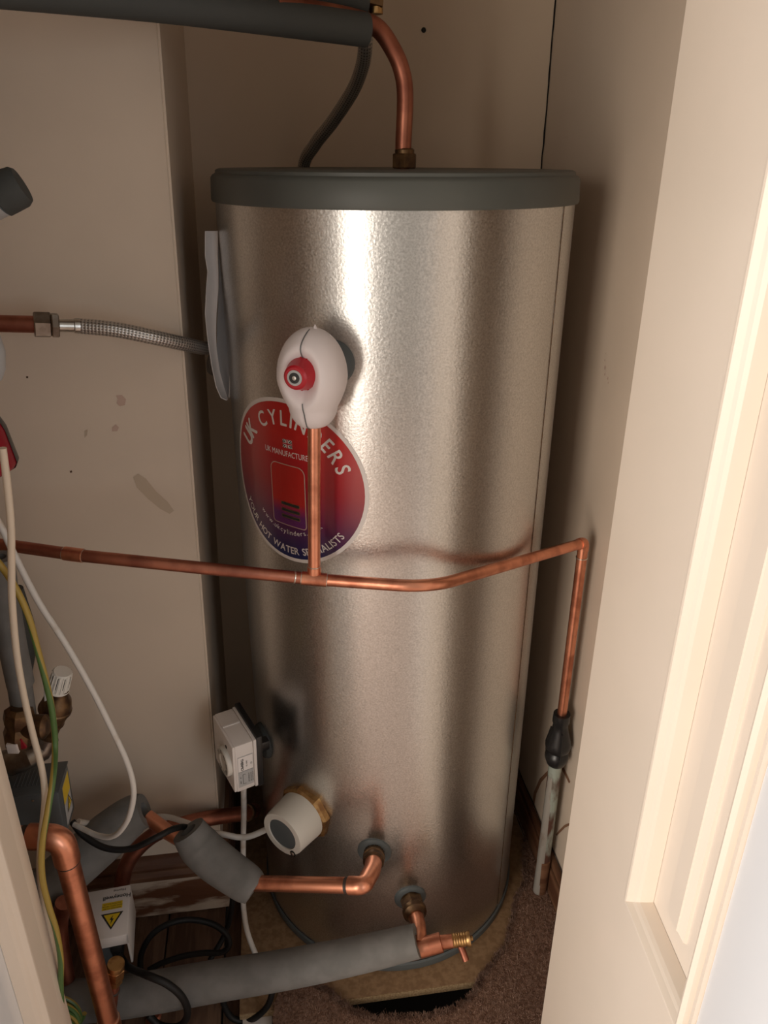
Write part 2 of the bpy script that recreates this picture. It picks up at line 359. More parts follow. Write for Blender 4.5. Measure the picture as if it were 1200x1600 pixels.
# skirting: partition front, its return and the right wall, each of a base board and a moulded strip
def skirt(name, x0, x1, y, par=None):
    s = struct(box(name, V((x0, y-.016, 0)), EX, EY, EZ, x1-x0, .016, .105, M['oldwood'], None, .002))
    bm = bmesh.new(); prof = [(0, .107), (-.021, .107), (-.022, .118), (-.014, .126), (-.017, .136), (-.012, .150), (-.006, .156), (0, .158)]
    a = [bm.verts.new((x0, y+p, q)) for p, q in prof]; b = [bm.verts.new((x1, y+p, q)) for p, q in prof]
    for i in range(len(prof)): j = (i+1) % len(prof); bm.faces.new((a[i], a[j], b[j], b[i]))
    bm.faces.new(a); bm.faces.new(b); bobj('moulding', bm, M['oldwood_brown'], s, 30); return s
skirt('baseboard_left', -.70, edge_x(0)+.016, YP)
s = struct(box('baseboard_return', V((edge_x(0), YP, 0)), EX, EY, EZ, .016, YB-YP, .105, M['oldwood_brown'], None, .002))
box('moulding', V((edge_x(0), YP, .108)), EX, EY, EZ, .014, YB-YP, .045, M['oldwood_brown'], s, .004)
s = struct(box('baseboard_right', V((XW-.016, YF, 0)), EX, EY, EZ, .016, YB-YF, .066, M['oldwood_brown'], None, .003))
box('moulding', V((XW-.012, YF, .068)), EX, EY, EZ, .012, YB-YF, .019, M['oldwood_brown'], s, .003)
strip_crack('crack', [V((XW-.002, YF+.05+.04*i, .092+.001*sin(i*1.7))) for i in range(19)], (.002, .003, .0015), EZ, s, M['crack'])
# floor: dark boards on the left, carpet with a torn hole in front of the base board, void under it
fl = struct(box('floor', V((-.8, .3, -.30)), EX, EY, EZ, 1.5, 1.4, .05, M['underfloor'], None, 0))
XL = PZ(376, 1500, 0).x; YFB = PZ(640, 1548, 0).y
for i in range(5):
    box('floorboard', V((-.75+i*.118, YF, -.024)), EX, EY, EZ, .115, 1.6-YF, .020, M['darkwood'], fl, .002)
box('floorboard', V((-.16, YF, -.045)), EX, EY, EZ, .14, 1.6-YF, .018, M['darkwood'], fl, .002)
bm = bmesh.new()
base = thing('base_board', 'chipboard base panel under the steel cylinder, sawn front edge showing', 'board', (XL, YFB, -.018))
bobj('panel_face', box_bm(V((XL, YFB+.0015, -.017)), EX, EY, EZ, XW-.02-XL, YB-.01-YFB, .0165, .001), M['board'], base, 30)
bobj('sawn_edge', box_bm(V((XL, YFB-.0005, -.018)), EX, EY, EZ, XW-.02-XL, .002, .0165, .0003), M['board_edge'], base, 30)
cin = [(822,1300),(818,1345),(822,1375),(806,1405),(800,1440),(789,1480),(768,1508),(752,1526),(744,1545),(733,1562),(700,1580),(664,1588),(620,1590),(575,1589),(548,1578),(528,1562),(512,1548),(490,1537),(462,1536),(436,1545),(428,1570),(427,1600),(426,1700),(425,1800)]
zc_ = .004
inner = [PZ(x, y, zc_) for x, y in cin]
xr, yb_ = XW-.018, YF-.01
bm = bmesh.new()
loop = [V((xr, inner[0].y+.1, zc_))] + [V((inner[0].x+.01, inner[0].y+.1, zc_))] + inner + [V((inner[-1].x, yb_, zc_)), V((xr, yb_, zc_))]
jit = []
for i in range(len(loop)):
    a, b = loop[i], loop[(i+1) % len(loop)]; jit.append(a)
    if 1 <= i < len(loop)-3:
        for k in (1, 2, 3): jit.append(a.lerp(b, k/4)+V((random.uniform(-1, 1), random.uniform(-1, 1), 0))*.0022)
top = [bm.verts.new(p) for p in jit]; bot = [bm.verts.new(p-V((0, 0, .010))) for p in jit]
bm.faces.new(top); bm.faces.new(bot)
for i in range(len(top)): j = (i+1) % len(top); bm.faces.new((top[i], bot[i], bot[j], top[j]))
bmesh.ops.triangulate(bm, faces=[f for f in bm.faces if len(f.verts) > 4])
cp = bobj('carpet', bm, M['carpet'], fl, 0)
# pile of the carpet: short blades
def inside(p, poly):
    c = False; j = len(poly)-1
    for i in range(len(poly)):
        if (poly[i].y > p[1]) != (poly[j].y > p[1]) and p[0] < (poly[j].x-poly[i].x)*(p[1]-poly[i].y)/(poly[j].y-poly[i].y)+poly[i].x: c = not c
        j = i
    return c
vv = []; ff = []; cnt = 0
x0 = min(p.x for p in loop); tries = 0
edgepts = jit[4:80]
while cnt < 26000 and tries < 90000:
    tries += 1
    if random.random() < .2:
        e = random.choice(edgepts); x = e.x+random.gauss(0, .003); y = e.y+random.gauss(0, .003)
    else:
        x = random.uniform(x0, xr); y = random.uniform(.62, 1.28)
        if not inside((x, y), loop): continue
    cnt += 1
    a = random.uniform(0, 2*pi); h = random.uniform(.003, .0065); lx, ly = random.gauss(0, .0025), random.gauss(0, .0025); wd = .0008
    i = len(vv); vv += [(x-cos(a)*wd, y-sin(a)*wd, zc_-.001), (x+cos(a)*wd, y+sin(a)*wd, zc_-.001), (x+lx, y+ly, zc_+h)]; ff.append((i, i+1, i+2))
me = bpy.data.meshes.new('carpet_pile'); me.from_pydata(vv, [], ff)
pile = link('carpet_pile', me, M['tuft'], fl, 0); pile['kind'] = 'stuff'

# room floor outside the cupboard
struct(box('floor_room', V((-3, -3.2, -.03)), EX, EY, EZ, 5.2, YF-.01+3.2, .03, M['room_carpet'], None, 0))
# ---- doors
def door(name, p0, dirv, nv, feats, width, zbot, ztop, m, mp=None):
    """leaf: p0 far bottom corner, dirv towards the room, nv inward face normal; feats = panel (s0, s1, z0, z1)"""
    s0, s1, z0, z1 = feats; t = .036
    def at(s, z, n=0): q = p0+dirv*s+nv*n; return V((q.x, q.y, z))
    root = struct(bobj(name, box_bm(at(0, zbot, -t), dirv, nv, EZ, width, .012, ztop-zbot, .001), m, None, 30))
    def piece(nm, sa, sb, za, zb, na, nb, bev=0): return bobj(nm, box_bm(at(sa, za, na), dirv, nv, EZ, sb-sa, nb-na, zb-za, bev), m, root, 0)
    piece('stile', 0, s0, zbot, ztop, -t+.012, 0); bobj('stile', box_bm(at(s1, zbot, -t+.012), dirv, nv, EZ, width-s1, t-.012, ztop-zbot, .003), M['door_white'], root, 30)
    piece('rail', s0, s1, zbot, z0, -t+.012, 0); piece('rail', s0, s1, z1, ztop, -t+.012, 0)
    # moulding: profile swept round the panel opening, mitred
    prof = [(0, -.0), (0, .0035), (.0045, .004), (.006, -.0015), (.008, -.0015), (.011, .006), (.0155, .0090), (.0185, .0085), (.021, .006), (.0235, .003), (.027, .0005), (.030, -.003), (.0325, -.009), (.034, -.0165), (0, -.0165)]
    prof = [(a*.84, b) for a, b in prof]; bm = bmesh.new(); cs = [(s0, z0, 1, 1), (s1, z0, -1, 1), (s1, z1, -1, -1), (s0, z1, 1, -1)]
    rings = [[bm.verts.new(at(s+ds*a, z+dz*a, b)) for a, b in prof] for s, z, ds, dz in cs]
    for i in range(4):
        for k in range(len(prof)): l = (k+1) % len(prof); bm.faces.new((rings[i][k], rings[i][l], rings[(i+1) % 4][l], rings[(i+1) % 4][k]))
    bobj('moulding', bm, m, root, 12)
    # raised and fielded panel
    bm = bmesh.new(); steps = [(.026, -.017), (.064, -.0155), (.065, -.0125), (.072, -.0085), (.073, -.007)]
    rr = [[bm.verts.new(at(s+ds*a, z+dz*a, b)) for s, z, ds, dz in cs] for a, b in steps]
    for i in range(len(rr)-1):
        for k in range(4): bm.faces.new((rr[i][k], rr[i][(k+1) % 4], rr[i+1][(k+1) % 4], rr[i+1][k]))
    bm.faces.new(rr[-1]); bobj('panel', bm, mp or m, root, 25)
    return root, at
pR = PZ(845, 1600, 0); kR = (YF+.02)/pR.y
pR = V((pR.x*kR, pR.y*kR, 0))
aR = radians(5); dR = V((-sin(aR), -cos(aR), 0)); nR = V((-cos(aR), sin(aR), 0))
def sz(px_, py_, p0, dv, nv): q = PP(px_, py_, p0, nv); return (q-p0).dot(dv), q.z
sa, za = sz(979, 1404, pR, dR, nR); sb, zb = sz(1083, 1600, pR, dR, nR)
st, zt = sz(1200, 180, pR, dR, nR)
print('door feats', pR, sa, za, sb, zb, st, zt, 'XW', XW)
door('door_right', pR, dR, nR, (sa, sb+.002, za, za+1.15), sb+.14, .01, 2.05, M['door'])
pL = PZ(100, 1600, 0); kL = YF/pL.y; pL = V((pL.x*kL, pL.y*kL, 0))
dL = V((.06, -1, 0)).normalized(); nL = V((1, .06, 0)).normalized()
s1_, _ = sz(76, 1600, pL, dL, nL); s2_, _ = sz(26, 1600, pL, dL, nL)
print('doorL', pL, s1_, s2_)
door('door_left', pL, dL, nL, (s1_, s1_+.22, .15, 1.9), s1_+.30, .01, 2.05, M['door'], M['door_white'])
# jambs behind each leaf close off the cupboard front
struct(box('trim_right', V((pR.x+.008, YF-.0, 0)), EX, EY, EZ, XW-pR.x-.008, .03, 2.2, M['door'], None, .002))
struct(box('trim_left', V((-.72, YF+.005, 0)), EX, EY, EZ, .72+pL.x-.004, .03, 2.2, M['door'], None, .002))
tag(lathe('wall_screw', [(.0001, .004), (.003, .0035), (.0045, .001), (.0045, -.002)], PY(662, 47, YB), -EY, M['black_matt'], None, 10), 'small dark screw head in the back wall above the cylinder', 'screw')

# ================================================================== CYLINDER
c0 = V((TC.x, TC.y, 0))
tank = thing('hot_water_cylinder', 'tall galvanised steel hot water cylinder with grey lid standing on chipboard', 'water cylinder', c0)
ZL = T(617, 329).z
tk = lathe('shell', [(TR-.004, .004), (TR, .006), (TR, ZL+.004), (TR-.006, ZL+.006)], c0, EZ, M['steel'], tank, 160, 35)
zt_ = 1.4475
lathe('lid', [(TR+.0005, ZL+.002), (TR+.0045, ZL), (TR+.0055, ZL+.003), (TR+.004, zt_-.012), (TR+.0015, zt_-.0085), (TR-.003, zt_-.006), (TR-.0035, zt_-.002), (TR-.008, zt_), (.0, zt_+.0005)], c0, EZ, M['lid'], tank, 160, 35)
lathe('base_ring', [(TR-.02, 0), (TR+.002, 0), (TR+.004, .004), (TR+.004, .018), (TR+.0008, .021), (TR+.0005, .012)], c0, EZ, M['rubber_grey'], tank, 160, 35)
# lapped seam down the right side
q = T(872, 420); ths = atan2((q-c0).dot(RT), -(q-c0).dot(FH)); q2 = T(820, 1000)
bm = bmesh.new(); n = 8
for (ta, tb, ra) in ((ths, ths+.11, .0009),):
    a = [bm.verts.new(tp(ta+(tb-ta)*i/n, .022, TR+ra)) for i in range(n+1)]; b = [bm.verts.new(tp(ta+(tb-ta)*i/n, ZL, TR+ra)) for i in range(n+1)]
    for i in range(n): bm.faces.new((a[i], a[i+1], b[i+1], b[i]))
    c_ = bm.verts.new(tp(ta, .022, TR-.001)); d_ = bm.verts.new(tp(ta, ZL, TR-.001)); bm.faces.new((c_, a[0], b[0], d_))
bobj('seam', bm, M['steel'], tank, 30)
strip_crack('seam_line', [tp(ths-.0015, .03+i*(ZL-.03)/20, TR+.0006) for i in range(21)], (.0005, .0006), RT, tank, M['brass_dark'])
# grommets (grey rubber rosettes) round the ports
def grommet(px_, py_, r, m=None, h=.006):
    p = T(px_, py_); n_ = nrm(p)
    return lathe('grommet', [(r, -.012), (r, .001), (r*.93, h*.6), (r*.6, h), (r*.35, h*1.3)], p, n_, m or M['rubber_grey'], tank, 32, 40), p, n_
def zcam(p): return (V(p)-CAM).dot(FW)
g, pE, nE = grommet(585, 1330, .031)
g, pD, nD = grommet(641, 1402, .030)
g, pV, nV = grommet(520, 566, .031, h=.010)
g, pTh, nTh = grommet(413, 1156, .035, M['foam_dark'], .012)

# ---- round sticker wrapped on the steel
La, Lb = T(378, 740), T(577, 790); ta = atan2((La-c0).dot(RT), -(La-c0).dot(FH)); tb = atan2((Lb-c0).dot(RT), -(Lb-c0).dot(FH))
tm = (ta+tb)/2; ztop_ = T(462, 627).z; zbot_ = T(490, 886).z; zm = (ztop_+zbot_)/2; RL = (ztop_-zbot_)/2
print('label', degrees(ta), degrees(tb), (tb-ta)/2*TR, RL, zm)
RX = (tb-ta)/2*TR/RL      # nearly 1
def lab(a, b, off=.0006): return tp(tm+a*RX/TR, zm+b, TR+off)
def disc_bm(r0, r1, off, uvr):
    bm = bmesh.new(); uvl = bm.loops.layers.uv.verify(); n = 72; rs = [r0+(r1-r0)*k/7 for k in range(8)]
    rings = [[bm.verts.new(lab(r*cos(2*pi*i/n), r*sin(2*pi*i/n), off)) for i in range(n)] for r in rs]
    for k in range(7):
        for i in range(n):
            f = bm.faces.new((rings[k][i], rings[k][(i+1) % n], rings[k+1][(i+1) % n], rings[k+1][i]))
            for l, (rk, ii) in zip(f.loops, ((k, i), (k, i+1), (k+1, i+1), (k+1, i))): l[uvl].uv = (.5+.5*rs[rk]*cos(2*pi*ii/n)/uvr, .5+.5*rs[rk]*sin(2*pi*ii/n)/uvr)
    return bm
stk = bobj('sticker', disc_bm(.0005, RL*.955, .0007, RL), M['disc'], tank, 30); stk['label'] = 'round red and navy sticker'
bobj('sticker_border', disc_bm(RL*.93, RL, .0004, RL), M['white_print'], stk, 30)
def arc_text(bm, s, size, r, a0, a1, top=True, off=.0010, bold=0, squash=1):
    """spread the characters between angles a0..a1 (degrees, 0 = up for top text, 0 = down for bottom text)"""
    ws = [cwidth(ch, size)*squash for ch in s]; gap = (radians(a1-a0)*r-sum(ws))/max(1, len(s)-1); x = radians(a0)*r
    for ch, wd in zip(s, ws):
        mid = (x+wd/2)/r; x += wd+gap
        if ch == ' ': continue
        if top: pl = lambda u, v, m_=mid: lab((r+v)*sin(m_)+u*squash*cos(m_), (r+v)*cos(m_)-u*squash*sin(m_), off)
        else: pl = lambda u, v, m_=mid: lab((r-v)*sin(m_)+u*squash*cos(m_), -(r-v)*cos(m_)+u*squash*sin(m_), off)
        put_text(bm, ch, size, pl, bold=bold)
k = RL/.13
bm = bmesh.new(); arc_text(bm, 'UK', .038*k, .088*k, -65, -41, bold=.0013, squash=.85)
arc_text(bm, 'CYLINDERS', .032*k, .090*k, -31, 71, bold=.0005, squash=.85)
bobj('lettering', bm, M['white_print'], stk, 0)
bm = bmesh.new(); arc_text(bm, 'YOUR HOT WATER SPECIALISTS', .0165*k, .117*k, -61, 54, False, bold=.00025, squash=.9)
bobj('lettering', bm, M['white_print'], stk, 0)
bm = bmesh.new(); arc_text(bm, 'www.ukcylinders.co.uk', .0115*k, .085*k, -44, 46, False)
bobj('lettering', bm, M['white_print'], stk, 0)
bm = bmesh.new()
for i, ch in enumerate(['UK MANUFACTURED']): put_text(bm, ch, .0125*k, lambda u, v: lab(u*.74+.004, v+.043*k, .001))
bobj('lettering', bm, M['white_print'], stk, 0)
# flag
labf = lambda a, b, off=.0006: lab(a+.006, b, off)
bm = bmesh.new(); fw, fh = .0085*k, .0065*k; oy = .063*k
def rect(bm, x0, x1, y0, y1, off, n=8):
    a = [bm.verts.new(labf(x0+(x1-x0)*i/n, y0, off)) for i in range(n+1)]; b = [bm.verts.new(labf(x0+(x1-x0)*i/n, y1, off)) for i in range(n+1)]
    for i in range(n): bm.faces.new((a[i], a[i+1], b[i+1], b[i]))
    return bm
rect(bm, -fw, fw, oy-fh, oy+fh, .0009); fg = bobj('flag', bm, M['white_print'], stk, 0)
bm = bmesh.new()
for sx in (-1, 1):
    for sy in (-1, 1):
        poly_bm([labf(sx*.0045*k, oy+sy*fh, .0012), labf(sx*.0022*k, oy+sy*fh, .0012), labf(sx*.0022*k, oy+sy*.0042*k, .0012)], bm)
        poly_bm([labf(sx*fw, oy+sy*.0045*k, .0012), labf(sx*fw, oy+sy*.0018*k, .0012), labf(sx*.0045*k, oy+sy*.0018*k, .0012)], bm)
        poly_bm([labf(sx*fw, oy+sy*fh, .0012), labf(sx*fw*.8, oy+sy*fh, .0012), labf(sx*.0022*k, oy+sy*.0018*k, .0012), labf(sx*fw*.5, oy+sy*.0018*k, .0012)], bm)
bobj('lettering', bm, M['black_print'], stk, 0)
bm = bmesh.new(); rect(bm, -.001*k, .001*k, oy-fh, oy+fh, .0012); rect(bm, -fw, fw, oy-.001*k, oy+.001*k, .0012); bobj('lettering', bm, M['red'], stk, 0)
# door icon: outline, face, three slots
def icon_out(wd, z0, z1, cr, top_cr, off, n=6):
    pts = []
    for cx, cz, a0, r in ((wd-cr, z0+cr, -90, cr), (wd-top_cr, z1-top_cr, 0, top_cr), (-wd+top_cr, z1-top_cr, 90, top_cr), (-wd+cr, z0+cr, 180, cr)):
        for i in range(n+1): a = radians(a0+90*i/n); pts.append((cx+r*cos(a), cz+r*sin(a)))
    return pts
def icon_bm(pts, off, z0, z1, cuts=14):
    bm = bmesh.new(); uvl = bm.loops.layers.uv.verify(); ps = [p for p in pts]
    # split in vertical strips by pairing left/right points
    n = len(ps)//2; right = ps[:n]; left = ps[n:][::-1]; sub = 6
    rows = [[bm.verts.new(lab(.002+l[0]+(r[0]-l[0])*j/sub, l[1]+(r[1]-l[1])*j/sub, off)) for j in range(sub+1)] for r, l in zip(right, left)]
    for i in range(n-1):
        for j in range(sub):
            f = bm.faces.new((rows[i][j], rows[i][j+1], rows[i+1][j+1], rows[i+1][j]))
            for l_, (a, b) in zip(f.loops, ((i, j), (i, j+1), (i+1, j+1), (i+1, j))): l_[uvl].uv = (b/sub, (right[a][1]-z0)/(z1-z0))
    return bm
z0i, z1i = -.069*k, .029*k
bobj('icon_outline', icon_bm(icon_out(.0325*k, z0i-.0012, z1i+.0012, .006*k, .012*k, 0), .00095, z0i, z1i), M['stain'], stk, 0)
bobj('icon', icon_bm(icon_out(.031*k, z0i, z1i, .005*k, .011*k, 0), .0011, z0i, z1i), M['icon'], stk, 0)
for i in range(3):
    zc2 = -.034*k-i*.0105*k
    bm = bmesh.new(); rect(bm, -.0175*k, .0175*k, zc2-.0028*k, zc2+.0028*k, .0013); bobj('slot', bm, M['brass'], stk, 0)
    bm = bmesh.new(); rect(bm, -.0165*k, .0165*k, zc2-.0018*k, zc2+.0018*k, .0015); bobj('slot', bm, M['black_print'], stk, 0)

# ================================================================== IMMERSION HEATER
pI = T(479, 1266); nI = nrm(pI)
cF = P(437, 1300, 1); 
# distance out from the shell so that the cap face lands where it is seen
best = min([i*.001 for i in range(20, 140)], key=lambda h: (lambda q: ((600+F*(q-CAM).dot(R2)/(q-CAM).dot(FW))-437)**2+((800-F*(q-CAM).dot(U2)/(q-CAM).dot(FW))-1300)**2)(pI+nI*h))
print('immersion length', best)
im = thing('immersion_heater', 'white round immersion heater cap with black disc low on cylinder', 'immersion heater', pI)
LI = best; rI = .047
nut('hex_nut', rI*1.16, -.006, .013, pI, nI, M['brass'], im, 8, .2)
lathe('cap', [(rI*1.0, .013), (rI*.99, .02), (rI*.93, LI-.004), (rI*.90, LI), (rI*.66, LI), (rI*.65, LI-.004), (.0, LI-.004)], pI, nI, M['white_cap'], im, 40, 35)
sd = (FH.cross(EZ)); 
fc = pI+nI*(LI-.0035)
lx = V((-nI.y, nI.x, 0)); 
lathe('disc', [(rI*.64, 0), (rI*.64, .0015), (0, .002)], fc, nI, M['rubber_grey'], im, 32, 35)
sc = pI+nI*(LI-.002)+lx*(rI*.50)-EZ*(rI*.66)
lathe('screw_recess', [(.0062, -.001), (.0062, .0026), (0, .0027)], sc, nI, M['black_matt'], im, 16)
lathe('screw', [(.0042, -.001), (.0042, .0042), (.0025, .0052), (0, .0053)], sc, nI, M['chrome'], im, 14)

# ================================================================== THERMOSTAT
def frame_box(o, cols, dims):
    X, Y, Z = [V(c) for c in cols]; return X, Y, Z
TX, TY, TZ = V((.3866, -.9218, -.0273)), V((.9218, .3871, -.0179)), V((.0271, -.0183, .9995))
to = V((-.1021, 1.047, .5496)); tw, td, thh = .0977, .0438, .1035
def tq(x, y, z): return to + TX*(x-tw) + TY*y + TZ*(z-thh)       # local: x 0..tw far->near, y 0..td, z 0..thh
th_ = thing('cylinder_thermostat', 'white box thermostat with numbered dial strapped to side of cylinder', 'thermostat', tq(tw/2, td, 0))
bobj('housing', box_bm(tq(0, .004, 0), TX, TY, TZ, tw, td-.010, thh, .0025), M['white'], th_, 30)
bobj('cover', box_bm(tq(.001, 0, .001), TX, TY, TZ, tw-.002, .005, thh-.002, .0018), M['white'], th_, 30)
bobj('flange', box_bm(tq(-.001, td-.006, -.001), TX, TY, TZ, tw+.002, .006, thh+.002, .0015), M['white'], th_, 30)
bobj('back_plate', box_bm(tq(-.004, td, -.003), TX, TY, TZ, tw+.006, .010, thh+.008, .001), M['black'], th_, 30)
bobj('bracket', box_bm(tq(tw*.52, td+.009, thh*.40), TX, TY, TZ, tw*.18, .028, thh*.2, .003), M['black'], th_, 30)
bobj('rib', box_bm(tq(tw*.38, .004, thh-.0005), TX, TY, TZ, .006, td-.012, .0022, .0008), M['white'], th_, 30)
dc = tq(tw*.68, 0, thh*.50)
dl = lathe('dial', [(.027, -.002), (.027, .007), (.0255, .0085), (.014, .0085), (.0135, .0065), (0, .0065)], dc, -TY, M['white_cap'], th_, 36, 30)
bm = bmesh.new()
for i, s_ in enumerate(('20', '30', '40', '50', '60', '70', '80')):
    a = radians(-60+i*45); cx, cz = sin(a), cos(a)
    put_text(bm, s_, .0105, lambda u, v, cx=cx, cz=cz: dc - TY*.0088 + TX*((.0165+v)*cx-(-u)*cz*1.0) + TZ*((.0165+v)*cz-u*cx))
bobj('lettering', bm, M['black_print'], dl, 0)
lathe('pointer_hole', [(.0035, -.001), (.0035, .0005), (0, .0006)], tq(tw*.68, 0, thh*.79), -TY, M['black_matt'], th_, 14)
xf = tw+.0004
bm = poly_bm([tq(xf, .008, .010), tq(xf, td-.008, .010), tq(xf, td-.008, .078), tq(xf, .008, .078)])
lb = bobj('rating_label', bm, M['silver_print'], th_, 0)
bm = poly_bm([tq(xf+.0002, .0085, .045), tq(xf+.0002, td-.0085, .045), tq(xf+.0002, td-.0085, .0765), tq(xf+.0002, .0085, .0765)]); bobj('label_panel', bm, M['white_print'], lb, 0)
bm = bmesh.new(); xo = xf+.0005
put_text(bm, 'THERMO', .0065, lambda u, v: tq(xo, .0135+v, .060-u), bold=.0002)
put_text(bm, '240V 50', .0040, lambda u, v: tq(xo, .0225+v, .060-u))
put_text(bm, 'CE', .0045, lambda u, v: tq(xo, .0310+v, .058-u))
for yy in (.026, .030, .0335):
    put_text(bm, 'WARNING SEE', .0032, lambda u, v: tq(xo, yy+v*.9, .027-u))
for (ya, za_, yb2, zb_) in ((.0115, .018, .0125, .024), (.0115, .03, .0125, .033), (.016, .016, .0166, .037), (.016, .0155, .022, .0161), (.016, .0365, .021, .0372), (.0085, .0444, td-.0085, .0449)):
    poly_bm([tq(xo, ya, za_), tq(xo, yb2, za_), tq(xo, yb2, zb_), tq(xo, ya, zb_)], bm)
bobj('lettering', bm, M['black_print'], lb, 0)
lathe('cable_gland', [(.011, -.001), (.011, .005), (.007, .007)], tq(tw*.78, td*.55, 0), -TZ, M['white'], th_, 20)
gp = tq(tw*.78, td*.55, -.006)
def cable(name, pts, r, m, label, cat='cable', n=8, segs=10, group=None, wpts=None):
    """pts: (x,y,d) traced; r radius in px"""
    ws = [P(*p) if len(p) == 3 and not isinstance(p, V) else p for p in pts]
    rr = rpx(r, ws[len(ws)//2])
    return tag(tube(name, spline(ws, n), rr, m, None, segs), label, cat, group)
cable('thermostat_cable', [gp, (381,1270,1.09), (380,1320,1.08), (380,1370,1.06), (380,1410,1.05), (384,1445,1.04), (391,1470,1.03), (401,1495,1.01)], 4.2, M['whitecable'], 'cream flex hanging straight down from the white thermostat')
ic = pI+nI*(LI-.02)-lx*(rI*.85)-EZ*.022
cable('immersion_cable', [ic-EZ*0, (385,1308,1.04), (350,1304,1.045), (318,1297,1.06), (290,1285,1.08), (255,1276,1.10), (215,1282,1.10), (165,1290,1.06), (122,1284,1.02)], 4.5, M['whitecable'], 'cream flex running left from the white immersion heater cap')

# ================================================================== RELIEF VALVE
def proj(q): d_ = (q-CAM).dot(FW); return 600+F*(q-CAM).dot(R2)/d_, 800-F*(q-CAM).dot(U2)/d_
rv = thing('relief_valve', 'pressure relief valve with red knob in white moulded jacket', 'valve', pV)
# jacket: egg-shaped shell flattened against the tank, pinched at foot and top, with a round mouth
ox = nV; sx = V((-nV.y, nV.x, 0))     # sx points to image right-ish
if sx.dot(RT) < 0: sx = -sx
vc = P(488, 582, 1)
# centre line depth: distance out
def seen(h, a, b): return proj(pV+ox*h+sx*a+EZ*b)
bh = .050
mouth = P(467, 587, (pV+ox*.08-CAM).dot(FH))
bm = bmesh.new(); bmesh.ops.create_uvsphere(bm, u_segments=64, v_segments=48, radius=1)
cz_ = P(488, 588, (pV+ox*bh-CAM).dot(FH))
front = (-cz_+CAM); front.z = 0; front.normalize()
mdir = (ox*.9+EZ*.02).normalized()
def jacket(v):
    x, z, y = v.x, v.z, v.y        # x side, z up, y outward(-)
    hz = .0625 if z > 0 else .064
    wz = 1.0
    if z < 0: wz = 1.0-.40*(-z)**1.5*1.0
    zz = z*hz
    if z < 0: zz = max(z*1.12, -1.0)*hz; 
    r = V((x*.0455*wz, y*.047*(1-.25*max(0, -z)), zz))
    # square the foot a little, where the pipe leaves
    if z < -.55:
        k_ = (-z-.55)/.45; r.x *= 1+.55*k_; r.y *= 1+.4*k_
    return r
for v in bm.verts:
    d0 = v.co.copy(); r = jacket(d0)
    # mouth: push inward around outward axis (-y direction in local => +nV)
    am = sqrt(d0.x**2+(d0.z-.12)**2)
    if d0.y > 0:
        if am < .66:
            k_ = max(0, 1-am/.66); s_ = 3*k_**2-2*k_**3; r.y -= s_*.030
    # parting seam groove along the middle
    if abs(d0.x) < .05 and d0.y > 0: r.y -= .0012
    v.co = cz_ + sx*r.x + ox*r.y + EZ*r.z
bobj('jacket', bm, M['poly'], rv, 60)
def jp(x, z, off=.0007):
    y = sqrt(max(0, 1-x*x-z*z)); d0 = V((x, y, z)); r = jacket(d0); am = sqrt(x*x+(z-.12)**2)
    if am < .66: k_ = max(0, 1-am/.66); s_ = 3*k_**2-2*k_**3; r.y -= s_*.030
    return cz_+sx*r.x+ox*(r.y+off)+EZ*r.z
for nm, zz_ in (('parting_line', [.42+.57*i/16 for i in range(17)]), ('parting_line', [-.97+.60*i/16 for i in range(17)])):
    strip_crack(nm, [jp(.03*sin(z*7)+.02, z) for z in zz_], (.0006, .0007), sx, rv, M['rubber_grey'])
lathe('peak', [(.006, -.004), (.003, .002), (0, .007)], cz_+EZ*.060+sx*.006, EZ, M['poly'], rv, 12)
kb = cz_+ox*.012+EZ*.010-sx*.002
kn = lathe('knob', [(.0215, 0), (.0215, .015), (.020, .020), (.0165, .030), (.0155, .036), (.013, .038), (.0, .038)], kb, ox, M['red'], rv, 40, 30)
bm = bmesh.new()
for i in range(16):
    a = 2*pi*i/16; tube_bm([kb+ox*.003+(sx*cos(a)+EZ*sin(a))*.0213, kb+ox*.018+(sx*cos(a)+EZ*sin(a))*.0206], .0013, 6, bm=bm)
bobj('grip_ribs', bm, M['red'], kn, 40)
lathe('disc', [(.0098, 0), (.0098, .0008), (0, .0009)], kb+ox*.038, ox, M['silver_print'], kn, 24)
lathe('ring_mark', [(.0068, 0), (.0068, .0008), (.0035, .0009), (.0035, .0003), (0, .0003)], kb+ox*.0388, ox, M['black_print'], kn, 24)
lathe('screw', [(.0028, 0), (.0028, .0010), (0, .0013)], kb+ox*.039, ox, M['chrome'], kn, 12)
lathe('body', [(.014, 0), (.014, .04)], pV-ox*.002, ox, M['brass'], rv, 20)

# ================================================================== DISCHARGE PIPE
dT = (cz_-CAM).dot(FH)+.002
foot = P(491, 905, dT); topp = cz_-EZ*.066; topp = V((foot.x, foot.y, topp.z+.02))
dpx = P(491, 663, dT)
dp = thing('discharge_pipe', 'thin copper discharge pipe teed beneath the relief valve and crossing the cylinder', 'pipe', foot)
r15 = rpx(9.6, foot)
z_t = P(491, 650, dT).z
tube('pipe', [foot, P(491, 640, dT)], r15, M['copper'], dp, 20)
left = [P(-60, 845, .985), P(20, 853, .98), P(125, 868, .965), P(330, 889, .945), foot]
tube('pipe', left, r15, M['copper_old'], dp, 20)
Xp = XW-.032
eR = PX(912, 848, Xp); bend = P(672, 918, .945)
rightp = fillet([foot, bend, eR], .05, 10)
tube('pipe', rightp, r15, M['copper'], dp, 20)
dropb = PX(881, 1120, Xp); dropb = V((eR.x, eR.y, dropb.z))
rdp = rpx(8.6, eR)
tube('pipe', [eR, V((eR.x, eR.y, dropb.z-.01))], rdp*.97, M['copper'], dp, 20)
